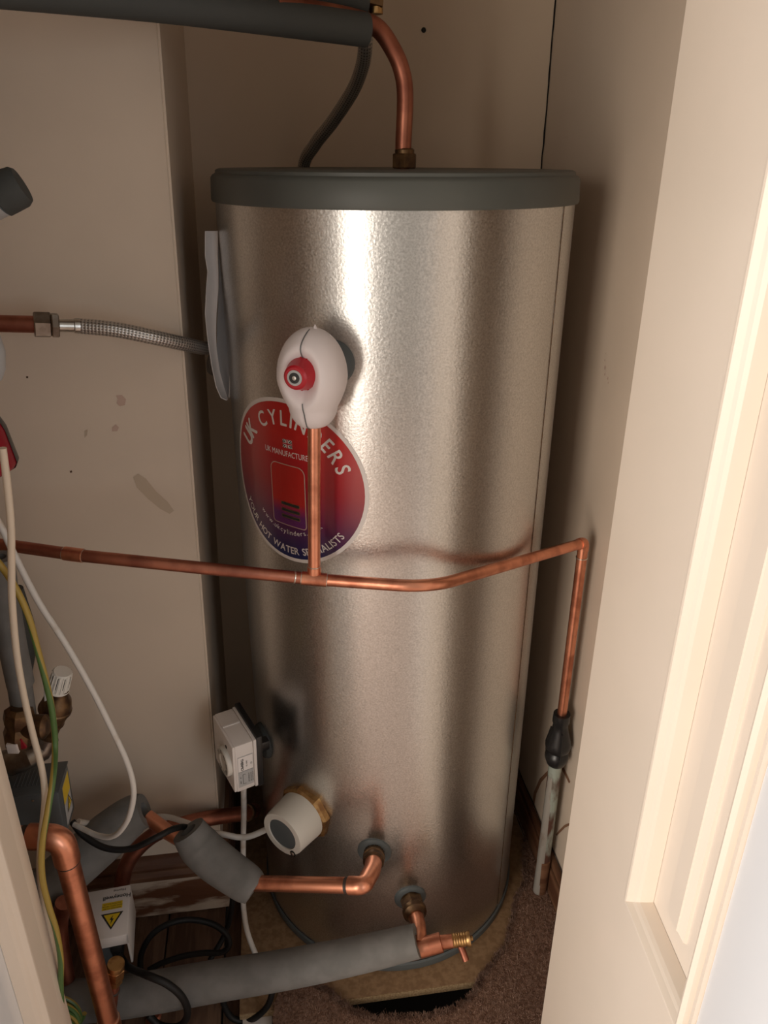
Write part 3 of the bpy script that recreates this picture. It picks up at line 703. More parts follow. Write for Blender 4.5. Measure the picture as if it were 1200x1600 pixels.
# fittings
def sleeve(nm, a, b, r, m, ring=True, parent=dp):
    a = V(a); b = V(b); ax = (b-a); L_ = ax.length
    s_ = lathe(nm, [(r, 0), (r*1.13, .0008), (r*1.13, L_-.0008), (r, L_)], a, ax, m, parent, 24)
    if ring:
        for h0 in (-.0008, L_-.0012): lathe('solder_ring', [(r, h0), (r*1.07, h0+.0004), (r*1.07, h0+.0016), (r, h0+.002)], a, ax, M['solder'], parent, 24)
    return s_
ld = (left[3]-foot).normalized(); rd = (bend-foot).normalized()
sleeve('tee_branch', foot, foot+(P(491, 640, dT)-foot).normalized()*.022, r15, M['copper'])
sleeve('tee_fitting', foot+ld*.019, foot+rd*.019, r15, M['copper'])
c1 = P(100, 864.5, .969); c2 = P(131, 868.5, .965); sleeve('coupling', c1, c2, r15, M['copper'])
ra_ = (bend-eR).normalized()
tube('elbow', fillet([eR+ra_*.014, eR, eR-EZ*.014], .010, 8), r15*1.14, M['copper'], dp, 20)
lathe('solder_ring', [(rdp, 0), (rdp*1.1, .0004), (rdp*1.1, .002), (rdp, .0024)], eR-EZ*.030, EZ, M['solder'], dp, 20)
lathe('solder_ring', [(r15, 0), (r15*1.06, .0004), (r15*1.06, .002), (r15, .0024)], foot+ld*.028, ld, M['solder'], dp, 20)
# tundish
tdp = V((eR.x, eR.y, dropb.z)); k1 = rpx(1, tdp)
hz = PX(868, 1195, Xp).z-dropb.z
td_ = thing('tundish', 'black plastic tundish at foot of right-hand copper drop pipe', 'tundish', V((tdp.x, tdp.y, tdp.z+hz)))
q1 = abs(hz)
lathe('cup', [(.0095, 0), (13*k1, -.0005), (13.5*k1, -q1*.15), (11.5*k1, -q1*.19), (13*k1, -q1*.30), (19.5*k1, -q1*.52), (20.5*k1, -q1*.60), (19*k1, -q1*.67), (15*k1, -q1*.71), (18.5*k1, -q1*.76), (19*k1, -q1*.84), (15*k1, -q1*.95), (10*k1, -q1)], tdp, EZ, M['black'], td_, 28, 40)
bm = bmesh.new()
for a in (0.4, 2.5, 4.6): tube_bm([tdp+V((cos(a)*14*k1, sin(a)*14*k1, -q1*.3)), tdp+V((cos(a)*20*k1, sin(a)*20*k1, -q1*.6)), tdp+V((cos(a)*17.5*k1, sin(a)*17.5*k1, -q1*.78))], .0016, 6, bm=bm)
bobj('rib', bm, M['black'], td_, 40)
wa = PX(867, 1192, Xp); wbp = PX(846, 1450, Xp); wa = V((tdp.x, tdp.y, tdp.z+hz+.004)); 
wp_ = thing('waste_pipe', 'corroded waste pipe streaked with green below the black tundish', 'pipe', V((wbp.x, wa.y, .0)))
zmid = .095
tube('upper_pipe', [wa, V((wa.x, wa.y, zmid))], rpx(10.5, wa), M['verdigris'], wp_, 18)
tube('lower_pipe', [V((wa.x, wa.y, zmid+.004)), V((wa.x, wa.y, -.014))], rpx(11.5, wa), M['oldwood_brown'], wp_, 18)
fv = V((-.85, -.45, 0)).normalized()
tube('grey_sleeve', [wa+V((0, 0, -.03))+fv*.004, V((wa.x, wa.y, .30))+fv*.004, V((wa.x, wa.y, .0))+fv*.0045], [rpx(7.6, wa), rpx(8, wa), rpx(9, wa)], M['bare_pipe'], wp_, 18)

# ================================================================== TOP PIPES
hz0 = P(632, 250, 1.24); hz0.z = zt_
top = thing('outlet_pipe', 'copper outlet pipe arching up from the centre of the cylinder lid', 'pipe', hz0)
rt_ = rpx(12.6, hz0)
arch = [V((hz0.x, hz0.y, zt_)), P(630, 235, 1.24), P(633, 150, 1.24), P(627, 108, 1.24), P(612, 74, 1.235), P(592, 46, 1.225), P(566, 33, 1.21), P(520, 22, 1.18), P(430, 8, 1.13)]
tube('pipe', spline(arch, 8), rt_, M['copper_old'], top, 22)
nut('hex_nut', rt_*1.62, .001, .021, hz0, EZ, M['brass_dark'], top, 6, .3)
lathe('collar', [(rt_*1.2, .02), (rt_*1.2, .026), (rt_, .028)], hz0, EZ, M['brass_dark'], top, 20)
ri = rpx(23.5, P(560, 47, 1.2))
def ins(name, pts, r, label, m='foam', group='foam pipe insulation', n=8, segs=24, hollow=.5):
    return tag(tube(name, spline(pts, n) if len(pts) > 2 else pts, r, M[m], None, segs, hollow=hollow), label, 'pipe insulation', 'grey foam tubes on the pipes')
ins('pipe_insulation', [P(572, 47, 1.19), P(400, 24, 1.12), P(240, 4, 1.06), P(0, -20, .97), P(-80, -28, .94)], ri, 'grey foam tube sleeving the copper pipe at top, nearer and lower of two', 'foam_dark', segs=28)  # dark foam here puts the shade under the header into the colour
ins('pipe_insulation', [P(570, 4, 1.24), P(430, -18, 1.19), P(200, -50, 1.10)], ri*.98, 'grey foam tube along the top edge, behind the lower foam tube', 'foam_dark', segs=28)  # same grey foam, darkened in colour to stand for shade
bfp = P(586, -8, 1.25)
bf = thing('brass_elbow', 'small brass elbow fitting at the end of the top foam tube', 'pipe fitting', bfp)
nut('hex_nut', .0125, -.006, .020, P(574, -2, 1.245), (P(590, 2, 1.25)-P(574, -2, 1.245)), M['brass_dark'], bf, 6)
lathe('body', [(.010, 0), (.010, .030), (.007, .034)], P(587, 22, 1.25), EZ, M['brass'], bf, 16)
# braided hose: from the left-hand pipe round the back of the cylinder and up to the top fitting
hp = [PY(78, 508, 1.13), PY(120, 509, 1.14), PY(180, 515, 1.14), PY(240, 527, 1.15), PY(290, 538, 1.185), PY(312, 543, 1.235), PY(336, 548, 1.29), V((-.10, 1.375, 1.12)), V((-.045, 1.48, 1.13)), V((.04, 1.555, 1.20)), V((.08, 1.568, 1.33)), P(474, 266, 1.50), P(492, 226, 1.46), P(520, 190, 1.42), P(552, 140, 1.36), P(567, 100, 1.31), P(571, 66, 1.275), P(571, 20, 1.26)]
hs = thing('braided_hose', 'steel braided flexible hose between the left nut and the top of cylinder', 'hose', hp[0])
tube('hose', spline(hp[1:], 14), rpx(11.8, hp[2]), M['braid'], hs, 20)
ax = (hp[1]-hp[0]).normalized(); rn = rpx(21, hp[0])
nut('hex_nut', rn, -.002, .020, PY(55, 507, 1.13), ax, M['steel_dull'], hs, 6, .25)
lathe('collar', [(rn*.6, 0), (rn*.62, .007)], PY(74, 507.5, 1.13), ax, M['brass_dark'], hs, 24)
nut('hex_nut', rn*.95, 0, .010, PY(80, 508, 1.13), ax, M['steel_dull'], hs, 6, .5)
lathe('ferrule', [(rn*.48, 0), (rn*.48, .020), (rn*.56, .021), (rn*.56, .028)], PY(91, 508.5, 1.13), ax, M['chrome'], hs, 24)
tag(tube('feed_pipe', [PY(-60, 504, 1.13), PY(58, 507, 1.13)], rpx(13.2, hp[0]), M['copper_old'], None, 20), 'dark copper pipe entering from left edge into the hex nut of the hose', 'pipe')

# ================================================================== LEFT EDGE THINGS
# stub of insulated bend
sp_ = [P(-60, 345, .98), P(-20, 325, .98), P(10, 310, .98), P(41, 292, .985)]
si = thing('insulated_bend', 'foam-wrapped pipe stub poking in at the left edge, dark banded end', 'pipe insulation', sp_[2])
rs_ = rpx(31.5, sp_[2])
tube('lagging', [P(-68, 339, .98), P(0, 306, .98)], rs_*.96, M['silver_print'], si, 28)
tube('dark_sleeve', [P(-3, 308, .98), P(12, 299, .983), P(29, 292, .985), P(35, 289, .986)], [rs_*1.0, rs_*1.03, rs_*.98, rs_*.84], M['foam_dark'], si, 28)
# grey round gauge / pump end
gv = P(-28, 552, .93)
tag(lathe('round_vessel', [(0, -.034), (.016, -.034), (.0225, -.022), (.0262, 0), (.0235, .022), (.018, .034), (0, .034)], gv, EZ, M['silver_print'], None, 36, 60), 'rounded pale grey vessel edge at left edge above the red vessel', 'vessel')
rvp = P(-62, 700, .93); kk = rpx(1, rvp)
ev = thing('expansion_vessel', 'red enamelled expansion vessel with black rim cut by the left edge', 'vessel', rvp-EZ*.05)
lathe('shell', [(0, 64*kk), (30*kk, 62*kk), (58*kk, 54*kk), (70*kk, 26*kk), (78*kk, -28*kk), (74*kk, -36*kk), (62*kk, -43*kk), (0, -44*kk)], rvp, EZ, M['red_vessel'], ev, 48, 50)
bm = lathe_bm([(30*kk, 63*kk), (59*kk, 55*kk), (71*kk, 26*kk), (79.2*kk, -28*kk), (75*kk, -37*kk), (66*kk, -42*kk)], rvp, EZ, 160, close=False)
sil = (RT*cos(radians(27))+FH*sin(radians(27)))
bmesh.ops.delete(bm, geom=[v for v in bm.verts if V((v.co.x-rvp.x, v.co.y-rvp.y, 0)).normalized().dot(sil) < .945], context='VERTS')
bobj('rim', bm, M['black'], ev, 40)

# vertical insulated pipes
ins('pipe_insulation', [P(-2, 870, .93), P(8, 940, .93), P(20, 1010, .93), P(32, 1068, .93)], rpx(21, P(10, 1000, .93)), 'grey foam tube slanting down beside cream cable, left edge')
ins('pipe_insulation', [P(30, 1066, .932), P(38, 1118, .93)], rpx(18, P(36, 1090, .93)), 'short lower length of grey foam tube above the dark valve', hollow=.6)
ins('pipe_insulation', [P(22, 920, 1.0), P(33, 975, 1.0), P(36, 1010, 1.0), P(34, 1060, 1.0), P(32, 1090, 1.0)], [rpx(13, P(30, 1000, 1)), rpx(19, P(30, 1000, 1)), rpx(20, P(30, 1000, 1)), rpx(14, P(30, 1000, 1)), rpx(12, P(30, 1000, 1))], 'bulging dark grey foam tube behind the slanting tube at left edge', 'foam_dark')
# gate valve with ribbed white cap
va, vb = P(93, 1082, .97), P(66, 1180, .97); axv = (vb-va).normalized()
gvv = thing('balancing_valve', 'dark brass angled valve with ribbed white handwheel on grey box', 'valve', vb)
kv = rpx(1, va)
lathe('body', [(13*kv, -8*kv), (14*kv, 4*kv), (21*kv, 14*kv), (24*kv, 28*kv), (23*kv, 40*kv), (19*kv, 58*kv), (20*kv, 62*kv), (17*kv, 66*kv), (15*kv, 84*kv), (16*kv, 98*kv), (10*kv, 108*kv)], va, axv, M['brass_dark'], gvv, 28, 50)
lathe('bonnet_ring', [(24*kv, 30*kv), (25.5*kv, 32*kv), (25.5*kv, 36*kv), (24*kv, 38*kv)], va, axv, M['brass_dark'], gvv, 28)
cp_ = lathe('cap', [(16*kv, 0), (17.5*kv, -2*kv), (15.5*kv, -4*kv), (14.5*kv, -36*kv), (13*kv, -38*kv), (0, -38*kv)], P(90, 1078, .97), axv, M['label_tag'], gvv, 28, 40)
bm = bmesh.new(); o_ = P(90, 1078, .97); xx = axv.cross(FH).normalized(); yy2 = axv.cross(xx)
for i in range(18):
    a = 2*pi*i/18; e = xx*cos(a)+yy2*sin(a); tube_bm([o_-axv*5*kv+e*15.6*kv, o_-axv*36*kv+e*14.4*kv], 1.1*kv, 6, bm=bm)
bobj('rib', bm, M['label_tag'], cp_, 40)
bm = bmesh.new()
for i in range(0, 18, 2):
    a = 2*pi*(i+.5)/18; e = xx*cos(a)+yy2*sin(a); tube_bm([o_-axv*12*kv+e*15.0*kv, o_-axv*34*kv+e*14.6*kv], .6*kv, 5, bm=bm)
bobj('groove', bm, M['black_print'], cp_, 40)
# dark valve block with lever
dv0 = P(30, 1135, .91); kd = rpx(1, dv0)
dvv = thing('pump_valve', 'dark brown pump valve body with white and red tabs, left of handwheel', 'valve', dv0)
lathe('body', [(14*kd, -36*kd), (22*kd, -30*kd), (24*kd, -12*kd), (20*kd, 2*kd), (24*kd, 14*kd), (22*kd, 28*kd), (14*kd, 34*kd)], dv0, (V((.15, .1, 1))), M['brass_dark'], dvv, 8, 25)
lathe('side_body', [(16*kd, -10*kd), (19*kd, 0), (19*kd, 22*kd), (12*kd, 28*kd)], dv0+RT*18*kd, RT, M['brass_dark'], dvv, 24, 40)
box('tab', P(12, 1178, .885), RT, FH, EZ, 17*kd, .006, 18*kd, M['white'], dvv, .001)
bx = box('red_lever', P(30, 1172, .89), (RT+EZ*.25).normalized(), FH, (EZ-RT*.25).normalized(), 12*kd, .007, 19*kd, M['red_vessel'], dvv, .001); bx['label'] = 'red lever'
tag(tube('tail_pipe', [P(-30, 1205, .93), P(20, 1190, .93), P(44, 1180, .93), P(60, 1172, .95), P(72, 1150, .96)], rpx(21, P(30, 1190, .93)), M['steel_dull'], None, 24), 'dull steel pipe resting across the back of the grey valve box', 'pipe')

# grey actuator box
GX, GY, GZ = V((.9991, .0417, -.0091)), V((-.0424, .9958, -.0807)), V((.0057, .081, .9967))
go = V((-.3628, .9646, .5707)); gw, gd, gh = .085, .074, .0939
def gq(x, y, z): return go + GX*(x-gw) + GY*y + GZ*(z-gh)
gb = thing('valve_actuator', 'dark grey valve actuator box with yellow hazard label in front of pale wall at left', 'actuator', gq(gw/2, gd/2, 0))
bobj('housing', box_bm(gq(0, 0, 0), GX, GY, GZ, gw, gd, gh, .004), M['greybox'], gb, 30)
bobj('lid_lip', box_bm(gq(-.001, -.001, gh-.004), GX, GY, GZ, gw+.002, gd+.002, .003, .001), M['greybox'], gb, 30)
for i in range(9): bobj('vent_rib', box_bm(gq(.014+i*.0055, .02, gh-.0012), GX, GY, GZ, .002, .04, .002, .0005), M['greybox'], gb, 30)
lathe('screw', [(.0028, 0), (.0028, .001), (0, .0016)], gq(gw-.016, .040, gh), GZ, M['chrome'], gb, 12)
lathe('screw', [(.0018, 0), (.0018, .001), (0, .0014)], gq(gw-.038, -.0005, gh-.012), -GY, M['chrome'], gb, 12)
xg = gw+.0005
lbl = bobj('hazard_label', poly_bm([gq(xg, .016, .012), gq(xg, .060, .012), gq(xg, .064, .084), gq(xg, .020, .082)]), M['silver_print'], gb, 0)
bobj('yellow_field', poly_bm([gq(xg+.0003, .018, .050), gq(xg+.0003, .061, .050), gq(xg+.0003, .063, .082), gq(xg+.0003, .021, .081)]), M['yellow_print'], lbl, 0)
def hazard(f, cx, cz, r, parent, flip=1):
    """f(u,v,off): triangle pointing along -v*flip"""
    bm = bmesh.new(); poly_bm([f(cx-r, cz+flip*r*.75, .0005), f(cx+r, cz+flip*r*.75, .0005), f(cx, cz-flip*r*.95, .0005)], bm); bobj('warning_triangle', bm, M['black_print'], parent, 0)
    s = .74; bm = poly_bm([f(cx-r*s, cz+flip*r*.62, .0008), f(cx+r*s, cz+flip*r*.62, .0008), f(cx, cz-flip*r*.70, .0008)]); bobj('warning_triangle', bm, M['yellow_print'], parent, 0)
    # lightning bolt
    b = [(-.10, -.42), (-.02, .02), (-.22, -.02), (.10, .50), (.04, .10), (.24, .14)]
    o = [(b[3]), (-.16, .02), (-.02, .04), (-.12, -.42), (.20, .14), (.05, .12)]
    bm = poly_bm([f(cx+u*r, cz+flip*v*r*1.0, .0011) for u, v in ((.12, .50), (-.20, .02), (-.02, .03), (-.10, -.45), (.20, .14), (.03, .12))]); bobj('bolt_mark', bm, M['black_print'], parent, 0)
hazard(lambda u, v, off: gq(xg+off, u, v), .044, .038, .015, lbl, -1)

# white actuator box on the floor pipes
WX, WY, WZ = V((.9966, .0824, .0003)), V((-.0823, .9947, .0624)), V((.0048, -.0622, .998))
wo = V((-.3099, .9865, .2048)); ww, wd_, wh = .0786, .1021, .0812
def wq(x, y, z): return wo + WX*(x-ww) + WY*y + WZ*(z-wh)
wbx = thing('valve_actuator', 'white valve actuator box with yellow triangle label behind the large copper pipe', 'actuator', wq(ww/2, wd_/2, 0))
t_ = .004
bm = box_bm(wq(0, 0, wh-.004), WX, WY, WZ, ww, wd_, .004, .0018)
box_bm(wq(ww-.004, 0, 0), WX, WY, WZ, .004, wd_, wh-.002, .0015, bm); box_bm(wq(0, 0, 0), WX, WY, WZ, .004, wd_, wh-.002, .0015, bm)
box_bm(wq(0, wd_-.004, 0), WX, WY, WZ, ww, .004, wh-.002, .0015, bm)
box_bm(wq(0, 0, wh-.026), WX, WY, WZ, ww, .004, .024, .0015, bm)
bobj('cover', bm, M['white'], wbx, 30)
bobj('chassis', box_bm(wq(.006, .008, -.02), WX, WY, WZ, ww-.034, wd_-.02, wh+.008, .002), M['greybox'], wbx, 30)
bobj('cable_clamp', box_bm(wq(ww-.032, -.004, .030), WX, WY, WZ, .020, .03, .026, .003), M['black_matt'], wbx, 30)
lathe('screw', [(.004, 0), (.004, .003), (.002, .004)], wq(ww*.62, wd_, wh-.012), WY, M['chrome'], wbx, 12)
def wt(u, v, off=.0004): return wq(u, v, wh+off)
bm = bmesh.new(); put_text(bm, 'Honeywell', .0115, lambda u, v: wt(ww-.023-u, .084-v*1.0), bold=.0002); put_text(bm, 'Home', .009, lambda u, v: wt(ww-.019-u, .096-v*.8))
bobj('lettering', bm, M['black_print'], wbx, 0)
yl = bobj('yellow_label', poly_bm([wt(ww-.048, .056), wt(ww-.012, .056), wt(ww-.012, .071), wt(ww-.048, .071)]), M['yellow_print'], wbx, 0)
bm = bmesh.new()
for i, s_ in enumerate(('CAUTION ISOLATE', 'MAINS SUPPLY BEFORE', 'REMOVING COVER')): put_text(bm, s_, .0036, lambda u, v: wt(ww-.030-u, .0685-i*.0045-v, .0008))
bobj('lettering', bm, M['black_print'], yl, 0)
hazard(lambda u, v, off: wt(u, v, off), ww-.029, .034, .0195, wbx, 1)

# ================================================================== BOTTOM PIPES
# large copper pipe on the left
kD = rpx(16.5, P(140, 1450, .80)); 
D0 = [P(-10, 1306, .80), P(96, 1308, .80), P(171, 1600, .80)]
d0r = thing('flow_pipe', 'thick copper pipe with soldered elbow dropping in front of white box', 'pipe', D0[2])
dv = (D0[2]-D0[1]).normalized()
D0[2] = D0[2]
dirh = (D0[0]-D0[1]).normalized()
tube('pipe', [D0[0], D0[1]+dirh*.03], kD*.92, M['copper'], d0r, 24)
tube('pipe', [D0[1]+dv*.03, D0[2]], kD, M['copper'], d0r, 24)
tube('elbow', fillet([D0[1]+dirh*.046, D0[1]+dirh*.0, D0[1]+dv*.046], .034, 12), kD*1.14, M['copper'], d0r, 24)
lathe('flux_band', [(kD, 0), (kD*1.03, .0005), (kD*1.03, .004), (kD, .0045)], D0[1]+dv*.046, dv, M['flux'], d0r, 24)
lathe('flux_band', [(kD*.9, 0), (kD*.97, .0005), (kD*.97, .009), (kD*.9, .0095)], D0[1]+dirh*.046, dirh, M['flux'], d0r, 24)
sleeve('fitting', D0[2]-dv*.012, D0[2]+dv*.05, kD, M['copper'], True, d0r)
# return pipe from the tank: brass union, elbow, horizontal run
ce = thing('return_pipe', 'copper pipe with elbow joining the upper grey port to foam sleeve', 'pipe', pE)
e1 = pE+nE*.06; e1 = P(577, 1379, (pE+nE*.085-CAM).dot(FH)); 
kE = rpx(12.8, e1)
neck = P(583, 1352, (pE+nE*.045-CAM).dot(FH))
axE = (neck-pE).normalized()
lathe('union', [(kE*1.15, .002), (kE*1.3, .004), (kE*1.3, .016), (kE*1.42, .017), (kE*1.42, .024), (kE*1.2, .026), (kE*1.35, .028), (kE*1.35, .036), (kE*1.05, .040)], pE, axE, M['brass_dark'], ce, 24, 30)
bm = bmesh.new()
sdx = axE.cross(EZ).normalized(); sdy = axE.cross(sdx)
for i in range(20):
    a = 2*pi*i/20; e = sdx*cos(a)+sdy*sin(a); tube_bm([pE+axE*.004+e*kE*1.3, pE+axE*.016+e*kE*1.3], .0012, 5, bm=bm)
bobj('knurling', bm, M['brass_dark'], ce, 40)
run = [P(568, 1384, .905), P(395, 1380, .955)]
rdr = (run[1]-run[0]).normalized()
tube('elbow', fillet([pE+axE*.030, pE+axE*.062, run[0], run[0]+rdr*.026], .018, 8), kE*1.08, M['copper'], ce, 24)
tube('pipe', [run[0]+rdr*.02, run[1], P(340, 1352, .985), P(300, 1322, 1.01), P(262, 1300, 1.03), P(230, 1276, 1.05)], kE*.95, M['copper'], ce, 24)
lathe('flux_band', [(kE*.9, 0), (kE*1.02, .0005), (kE*1.02, .006), (kE*.9, .0065)], run[0]+rdr*.026, rdr, M['flux'], ce, 24)
ins('pipe_insulation', [P(398, 1390, .95), P(385, 1380, .957), P(340, 1348, .983), P(312, 1322, .999), P(294, 1297, 1.008)], [rpx(24, run[1]), rpx(29, run[1]), rpx(32, run[1]), rpx(32, run[1]), rpx(27, run[1])], 'short grey foam sleeve over the copper run left of the cylinder ports', hollow=.48)
ins('pipe_insulation', [P(226, 1266, 1.05), P(205, 1275, 1.045), P(170, 1304, 1.03), P(120, 1348, 1.0), P(80, 1383, .98), P(40, 1410, .96)], [rpx(26, P(200, 1275, 1.04)), rpx(31, P(200, 1275, 1.04)), rpx(36, P(200, 1275, 1.04)), rpx(37, P(120, 1348, 1.0)), rpx(36, P(120, 1348, 1.0)), rpx(36, P(120, 1348, 1.0))], 'fat grey foam tube rising behind the thick copper elbow')
# copper pipe behind, from the tank side
pI2 = P(397, 1266, 1.235)
cb = thing('coil_pipe', 'copper pipe bending down behind the white box from cylinder left side', 'pipe', pI2)
pts = [pI2, P(385, 1270, 1.19), P(330, 1278, 1.14), P(285, 1288, 1.12), P(245, 1302, 1.10), P(215, 1326, 1.085), P(196, 1356, 1.075), P(188, 1400, 1.065)]
tube('pipe', spline(pts, 8), rpx(12, pts[3]), M['copper_old'], cb, 20)
lathe('collar', [(.018, 0), (.018, .018), (.014, .02)], pts[1]-(pts[0]-pts[1]).normalized()*.004, (pts[0]-pts[1]), M['brass_dark'], cb, 20)
# drain assembly on lower port
dr = thing('cold_feed_pipe', 'copper tee and brass drain cock on the lower grey port', 'pipe', pD)
tee = P(672, 1472, (pD+nD*.105-CAM).dot(FH)); kT = rpx(13, tee)
axD = (P(652, 1438, (pD+nD*.055-CAM).dot(FH))-pD).normalized()
lathe('union', [(kT*1.2, .0), (kT*1.35, .003), (kT*1.35, .010)], pD, axD, M['brass_dark'], dr, 24, 30)
nut('hex_nut', kT*1.55, .010, .030, pD, axD, M['brass_dark'], dr, 6, .2)
lathe('collar', [(kT*1.5, .030), (kT*1.55, .033), (kT*1.5, .040), (kT*1.2, .043), (kT, .048)], pD, axD, M['brass_dark'], dr, 24, 30)
dn = P(650, 1478, (tee-CAM).dot(FH))
tube('riser', fillet([pD+axD*.040, pD+axD*.072, dn+(tee-dn)*.2], .02, 8), kT*.9, M['copper'], dr, 24)
ce2 = P(710, 1470, (tee-CAM).dot(FH)+.005); ax2 = (ce2-dn).normalized()
sleeve('tee_fitting', P(640, 1486, (tee-CAM).dot(FH)-.004), P(690, 1472, (tee-CAM).dot(FH)+.003), kT, M['copper'], False, dr)
tube('pipe', [P(688, 1472.5, (tee-CAM).dot(FH)+.003), P(708, 1470, (tee-CAM).dot(FH)+.005)], kT*.8, M['copper'], dr, 20)
dcb = P(706, 1470, (tee-CAM).dot(FH)+.005)
lathe('drain_cock', [(kT*.72, 0), (kT*.86, .001)]+[(kT*(.86 if i % 2 else .78), .003+i*.0022) for i in range(11)]+[(kT*.9, .029), (kT*.9, .032), (kT*.3, .0325), (kT*.3, .037)], dcb, ax2, M['brass'], dr, 20, 25)
tube('outlet', [dcb+ax2*.012-EZ*.004, dcb+ax2*.018-EZ*.018+V((0, -.010, 0)), dcb+ax2*.022-EZ*.030+V((0, -.018, 0))], kT*.42, M['copper_old'], dr, 14)
J = [P(652, 1470, .905), P(560, 1492, .90), P(450, 1514, .898), P(330, 1534, .896), P(240, 1550, .894), P(150, 1562, .892), P(40, 1568, .89)]
ins('pipe_insulation', J, [rpx(25, J[0]), rpx(28, J[2]), rpx(30, J[3]), rpx(31, J[4]), rpx(31, J[4])], 'long grey foam tube lying across the bottom in front of the cylinder', segs=30, hollow=.46)
# compression fitting and tail under the white box
bfp = P(181, 1508, .83); bfe = P(172, 1585, .825); axb = (bfe-bfp).normalized(); kb_ = rpx(1, bfp)
ba = thing('compression_fitting', 'brass compression nut and copper tail below the white actuator box', 'pipe fitting', bfe)
tube('pipe', [bfp-axb*.002, bfe+axb*.02], 9.5*kb_, M['copper_old'], ba, 18)
nut('hex_nut', 15*kb_, 6*kb_, 26*kb_, bfp, axb, M['brass'], ba, 6, .3); lathe('collar', [(13*kb_, -4*kb_), (13.5*kb_, 0), (13*kb_, 7*kb_)], bfp, axb, M['brass'], ba, 20)
nut('hex_nut', 13*kb_, 26*kb_, 40*kb_, bfp, axb, M['brass'], ba, 6, .1)
lathe('flux_band', [(9.5*kb_, 0), (11*kb_, 1*kb_), (11*kb_, 4*kb_), (9.5*kb_, 5*kb_)], bfp+axb*56*kb_, axb, M['flux'], ba, 18)
# copper behind, near the left door edge, and a red tail under the long tube
tag(tube('riser_pipe', spline([P(100, 1410, .93), P(93, 1440, .93), P(95, 1480, .92), P(104, 1530, .91)], 6), rpx(13, P(95, 1450, .93)), M['copper_old'], None, 18), 'dull copper riser in shadow between earth cable and thick pipe', 'pipe')
tag(lathe('end_cap', [(.012, 0), (.013, .002), (.013, .022), (.009, .025)], P(238, 1597, .905), (RT*.3+EZ), M['copper_old'], None, 20), 'small dull copper end cap below long foam tube, left of the board', 'pipe fitting')

# ================================================================== CABLES
cable('cream_cable', [(4,700,.80), (11,755,.80), (17,820,.80), (18,880,.80), (19,940,.80), (26,1020,.80), (38,1090,.80), (52,1150,.80), (66,1205,.785), (70,1250,.77), (64,1310,.752), (62,1360,.75), (68,1410,.748), (78,1460,.745), (90,1520,.742), (96,1580,.74), (100,1650,.735)], 5.2, M['cream'], 'thick cream flex hanging from red vessel down the left edge')
cable('white_cable', [(-30,770,.90), (0,820,.90), (25,872,.90), (60,940,.90), (105,1010,.90), (145,1080,.90), (175,1140,.90), (196,1185,.90), (207,1220,.90), (208,1250,.90), (198,1284,.90), (178,1306,.91), (152,1305,.93), (116,1288,.955)], 4.7, M['whitecable'], 'white flex curving diagonally across the pale wall into the grey box')
cable('earth_cable', [(-30,850,.82), (0,882,.82), (25,920,.82), (45,965,.82), (60,1020,.82), (73,1070,.82), (82,1115,.82), (86,1165,.82), (83,1215,.78), (75,1265,.755), (66,1320,.738), (66,1370,.735), (76,1415,.732), (88,1455,.730), (95,1500,.728), (95,1545,.726), (99,1620,.722)], 5.0, M['earth'], 'green and yellow earth cable twisting beside the cream flex', n=10)
cable('grey_cable', [(20,900,.95), (40,955,.95), (58,1010,.95), (70,1060,.955), (72,1100,.96)], 3, M['whitecable'], 'thin pale cable behind the earth cable above white handwheel')
cc = P(86, 1606, .79); pts = []
for i in range(60):
    a = i*.42; k_ = 1+.10*sin(i*.37); pts.append(cc+RT*(.036*k_*cos(a))+EZ*(.040*k_*sin(a))+FH*(.012*sin(a*.5+1)+.0004*i))
tag(tube('coiled_earth_cable', spline(pts, 3), .0040, M['earth'], None, 8), 'coil of yellow and green earth cable at bottom beside left door', 'cable')
cable('black_cable', [(112,1283,.97), (130,1305,.96), (165,1325,.95), (205,1326,.95), (245,1308,.96), (275,1294,.99), (300,1296,1.045), (345,1330,1.05), (362,1385,1.05), (361,1425,1.045), (350,1462,1.035), (328,1500,1.01)], 4.6, M['black_matt'], 'black flex sagging from grey box over foam and down behind the short sleeve')
w1 = wq(ww-.022, -.002, .042)
cable('actuator_flex', [w1, (192,1500,.93), (202,1512,.905), (228,1523,.855), (262,1538,.845), (286,1560,.845), (293,1586,.85), (278,1604,.86), (250,1602,.87), (232,1586,.875)], 5.8, M['black_matt'], 'black flex leaving the white actuator box and looping over long foam tube')
cable('coiled_flex', [(219,1515,.96), (221,1490,.975), (236,1462,.99), (262,1444,1.0), (295,1437,1.01), (330,1443,1.01), (352,1458,1.0), (358,1476,.99), (346,1488,.985), (318,1489,.985), (286,1494,.98), (255,1504,.97), (232,1516,.96)], 4.6, M['black_matt'], 'loop of black flex on dark floor right of the white actuator box')
cable('floor_flex', [(347,1548,.93), (350,1570,.925), (362,1590,.92), (384,1596,.92), (405,1586,.92), (420,1568,.925), (427,1544,.935)], 4.8, M['black_matt'], 'black flex loop under the long foam tube left of carpet')
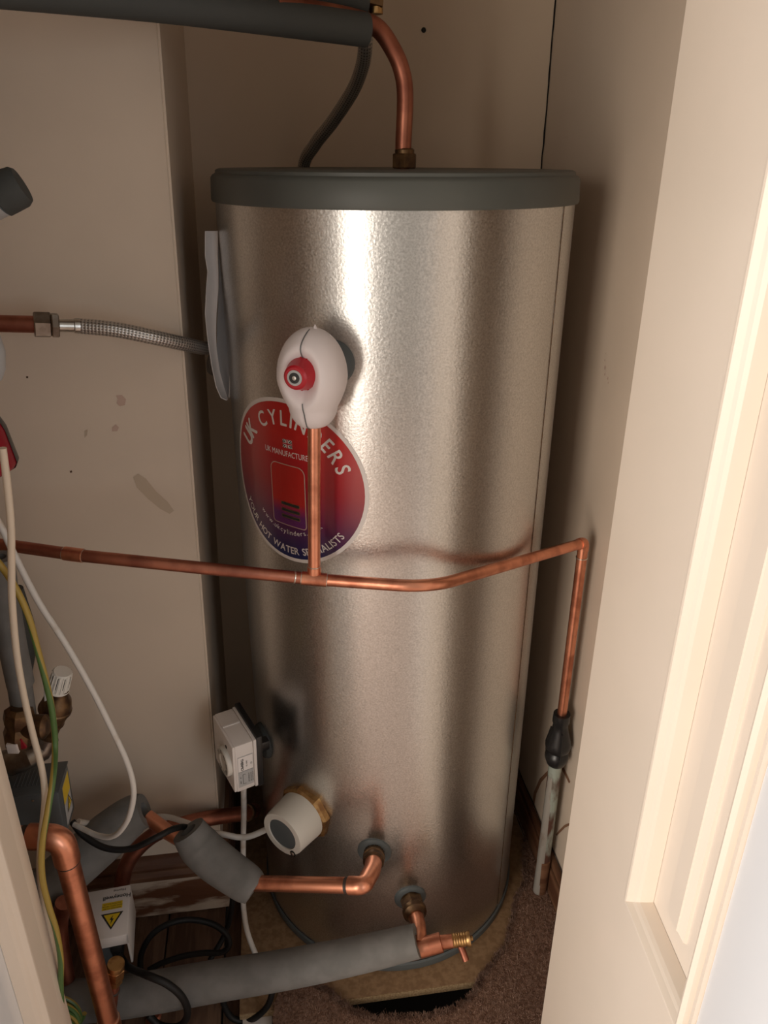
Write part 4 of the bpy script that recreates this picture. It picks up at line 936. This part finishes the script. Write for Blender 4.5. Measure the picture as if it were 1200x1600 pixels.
tag(box('white_packer', V((PZ(380, 1600, -.03).x, PZ(380, 1600, -.03).y-.035, -.027)), EX, EY, EZ, .055, .04, .012, M['white'], None, .001), 'white plastic packing strip on the floor left of carpet, bottom', 'strip')
bx = PZ(395, 1600, -.03)

# ================================================================== DOCUMENT WALLET on the tank's left flank
def prow(pts, d): return [P(x, y, d) for x, y in pts]
wl = thing('document_wallet', 'white paper wallet of documents stuck on the left flank of cylinder', 'documents', P(340, 620, 1.24))
outer_l = [(320,361),(320,400),(324,424),(322,450),(320,490),(324,530),(330,570),(337,604),(345,622),(354,626)]
outer_r = [(340,361),(340,400),(341,424),(341,450),(338,490),(337,520),(338,545),(343,580),(349,604),(355,624)]
def sheet(name, l, r, dl_, dr, m, thick=.0012):
    bm = bmesh.new(); n = 5; rows = []
    for (a, b) in zip(l, r): rows.append([P(a[0]+(b[0]-a[0])*j/n, a[1]+(b[1]-a[1])*j/n, dl_+(dr-dl_)*j/n+.004*sin(pi*j/n)) for j in range(n+1)])
    g = [[bm.verts.new(p) for p in row] for row in rows]
    for i in range(len(g)-1):
        for j in range(n): bm.faces.new((g[i][j], g[i][j+1], g[i+1][j+1], g[i+1][j]))
    bmesh.ops.recalc_face_normals(bm, faces=bm.faces)
    bmesh.ops.solidify(bm, geom=bm.faces[:], thickness=thick)
    return bobj(name, bm, m, wl, 60)
sheet('cover', outer_l, outer_r, 1.18, 1.20, M['paper'])
in_l = [(341,363),(341,400),(342,430),(341,470),(339,510),(339,545),(344,580),(349,604),(353,618)]
in_r = [(343,363),(347,400),(351,440),(354,480),(357,520),(359,560),(360,590),(360,612),(359,622)]
sheet('leaflet', in_l, in_r, 1.225, 1.215, M['paper_blue'])
in_r2 = [(344,363),(349,400),(353,440),(357,480),(360,520),(361,560),(362,590),(361,612),(360,620)]
in_l2 = [(342,363),(346,400),(350,440),(354,480),(356,520),(358,560),(358,590),(358,612),(357,620)]
sheet('leaflet', in_l2, in_r2, 1.212, 1.222, M['paper'])
print('verts', sum(len(o.data.vertices) for o in bpy.data.objects if o.type == 'MESH'))
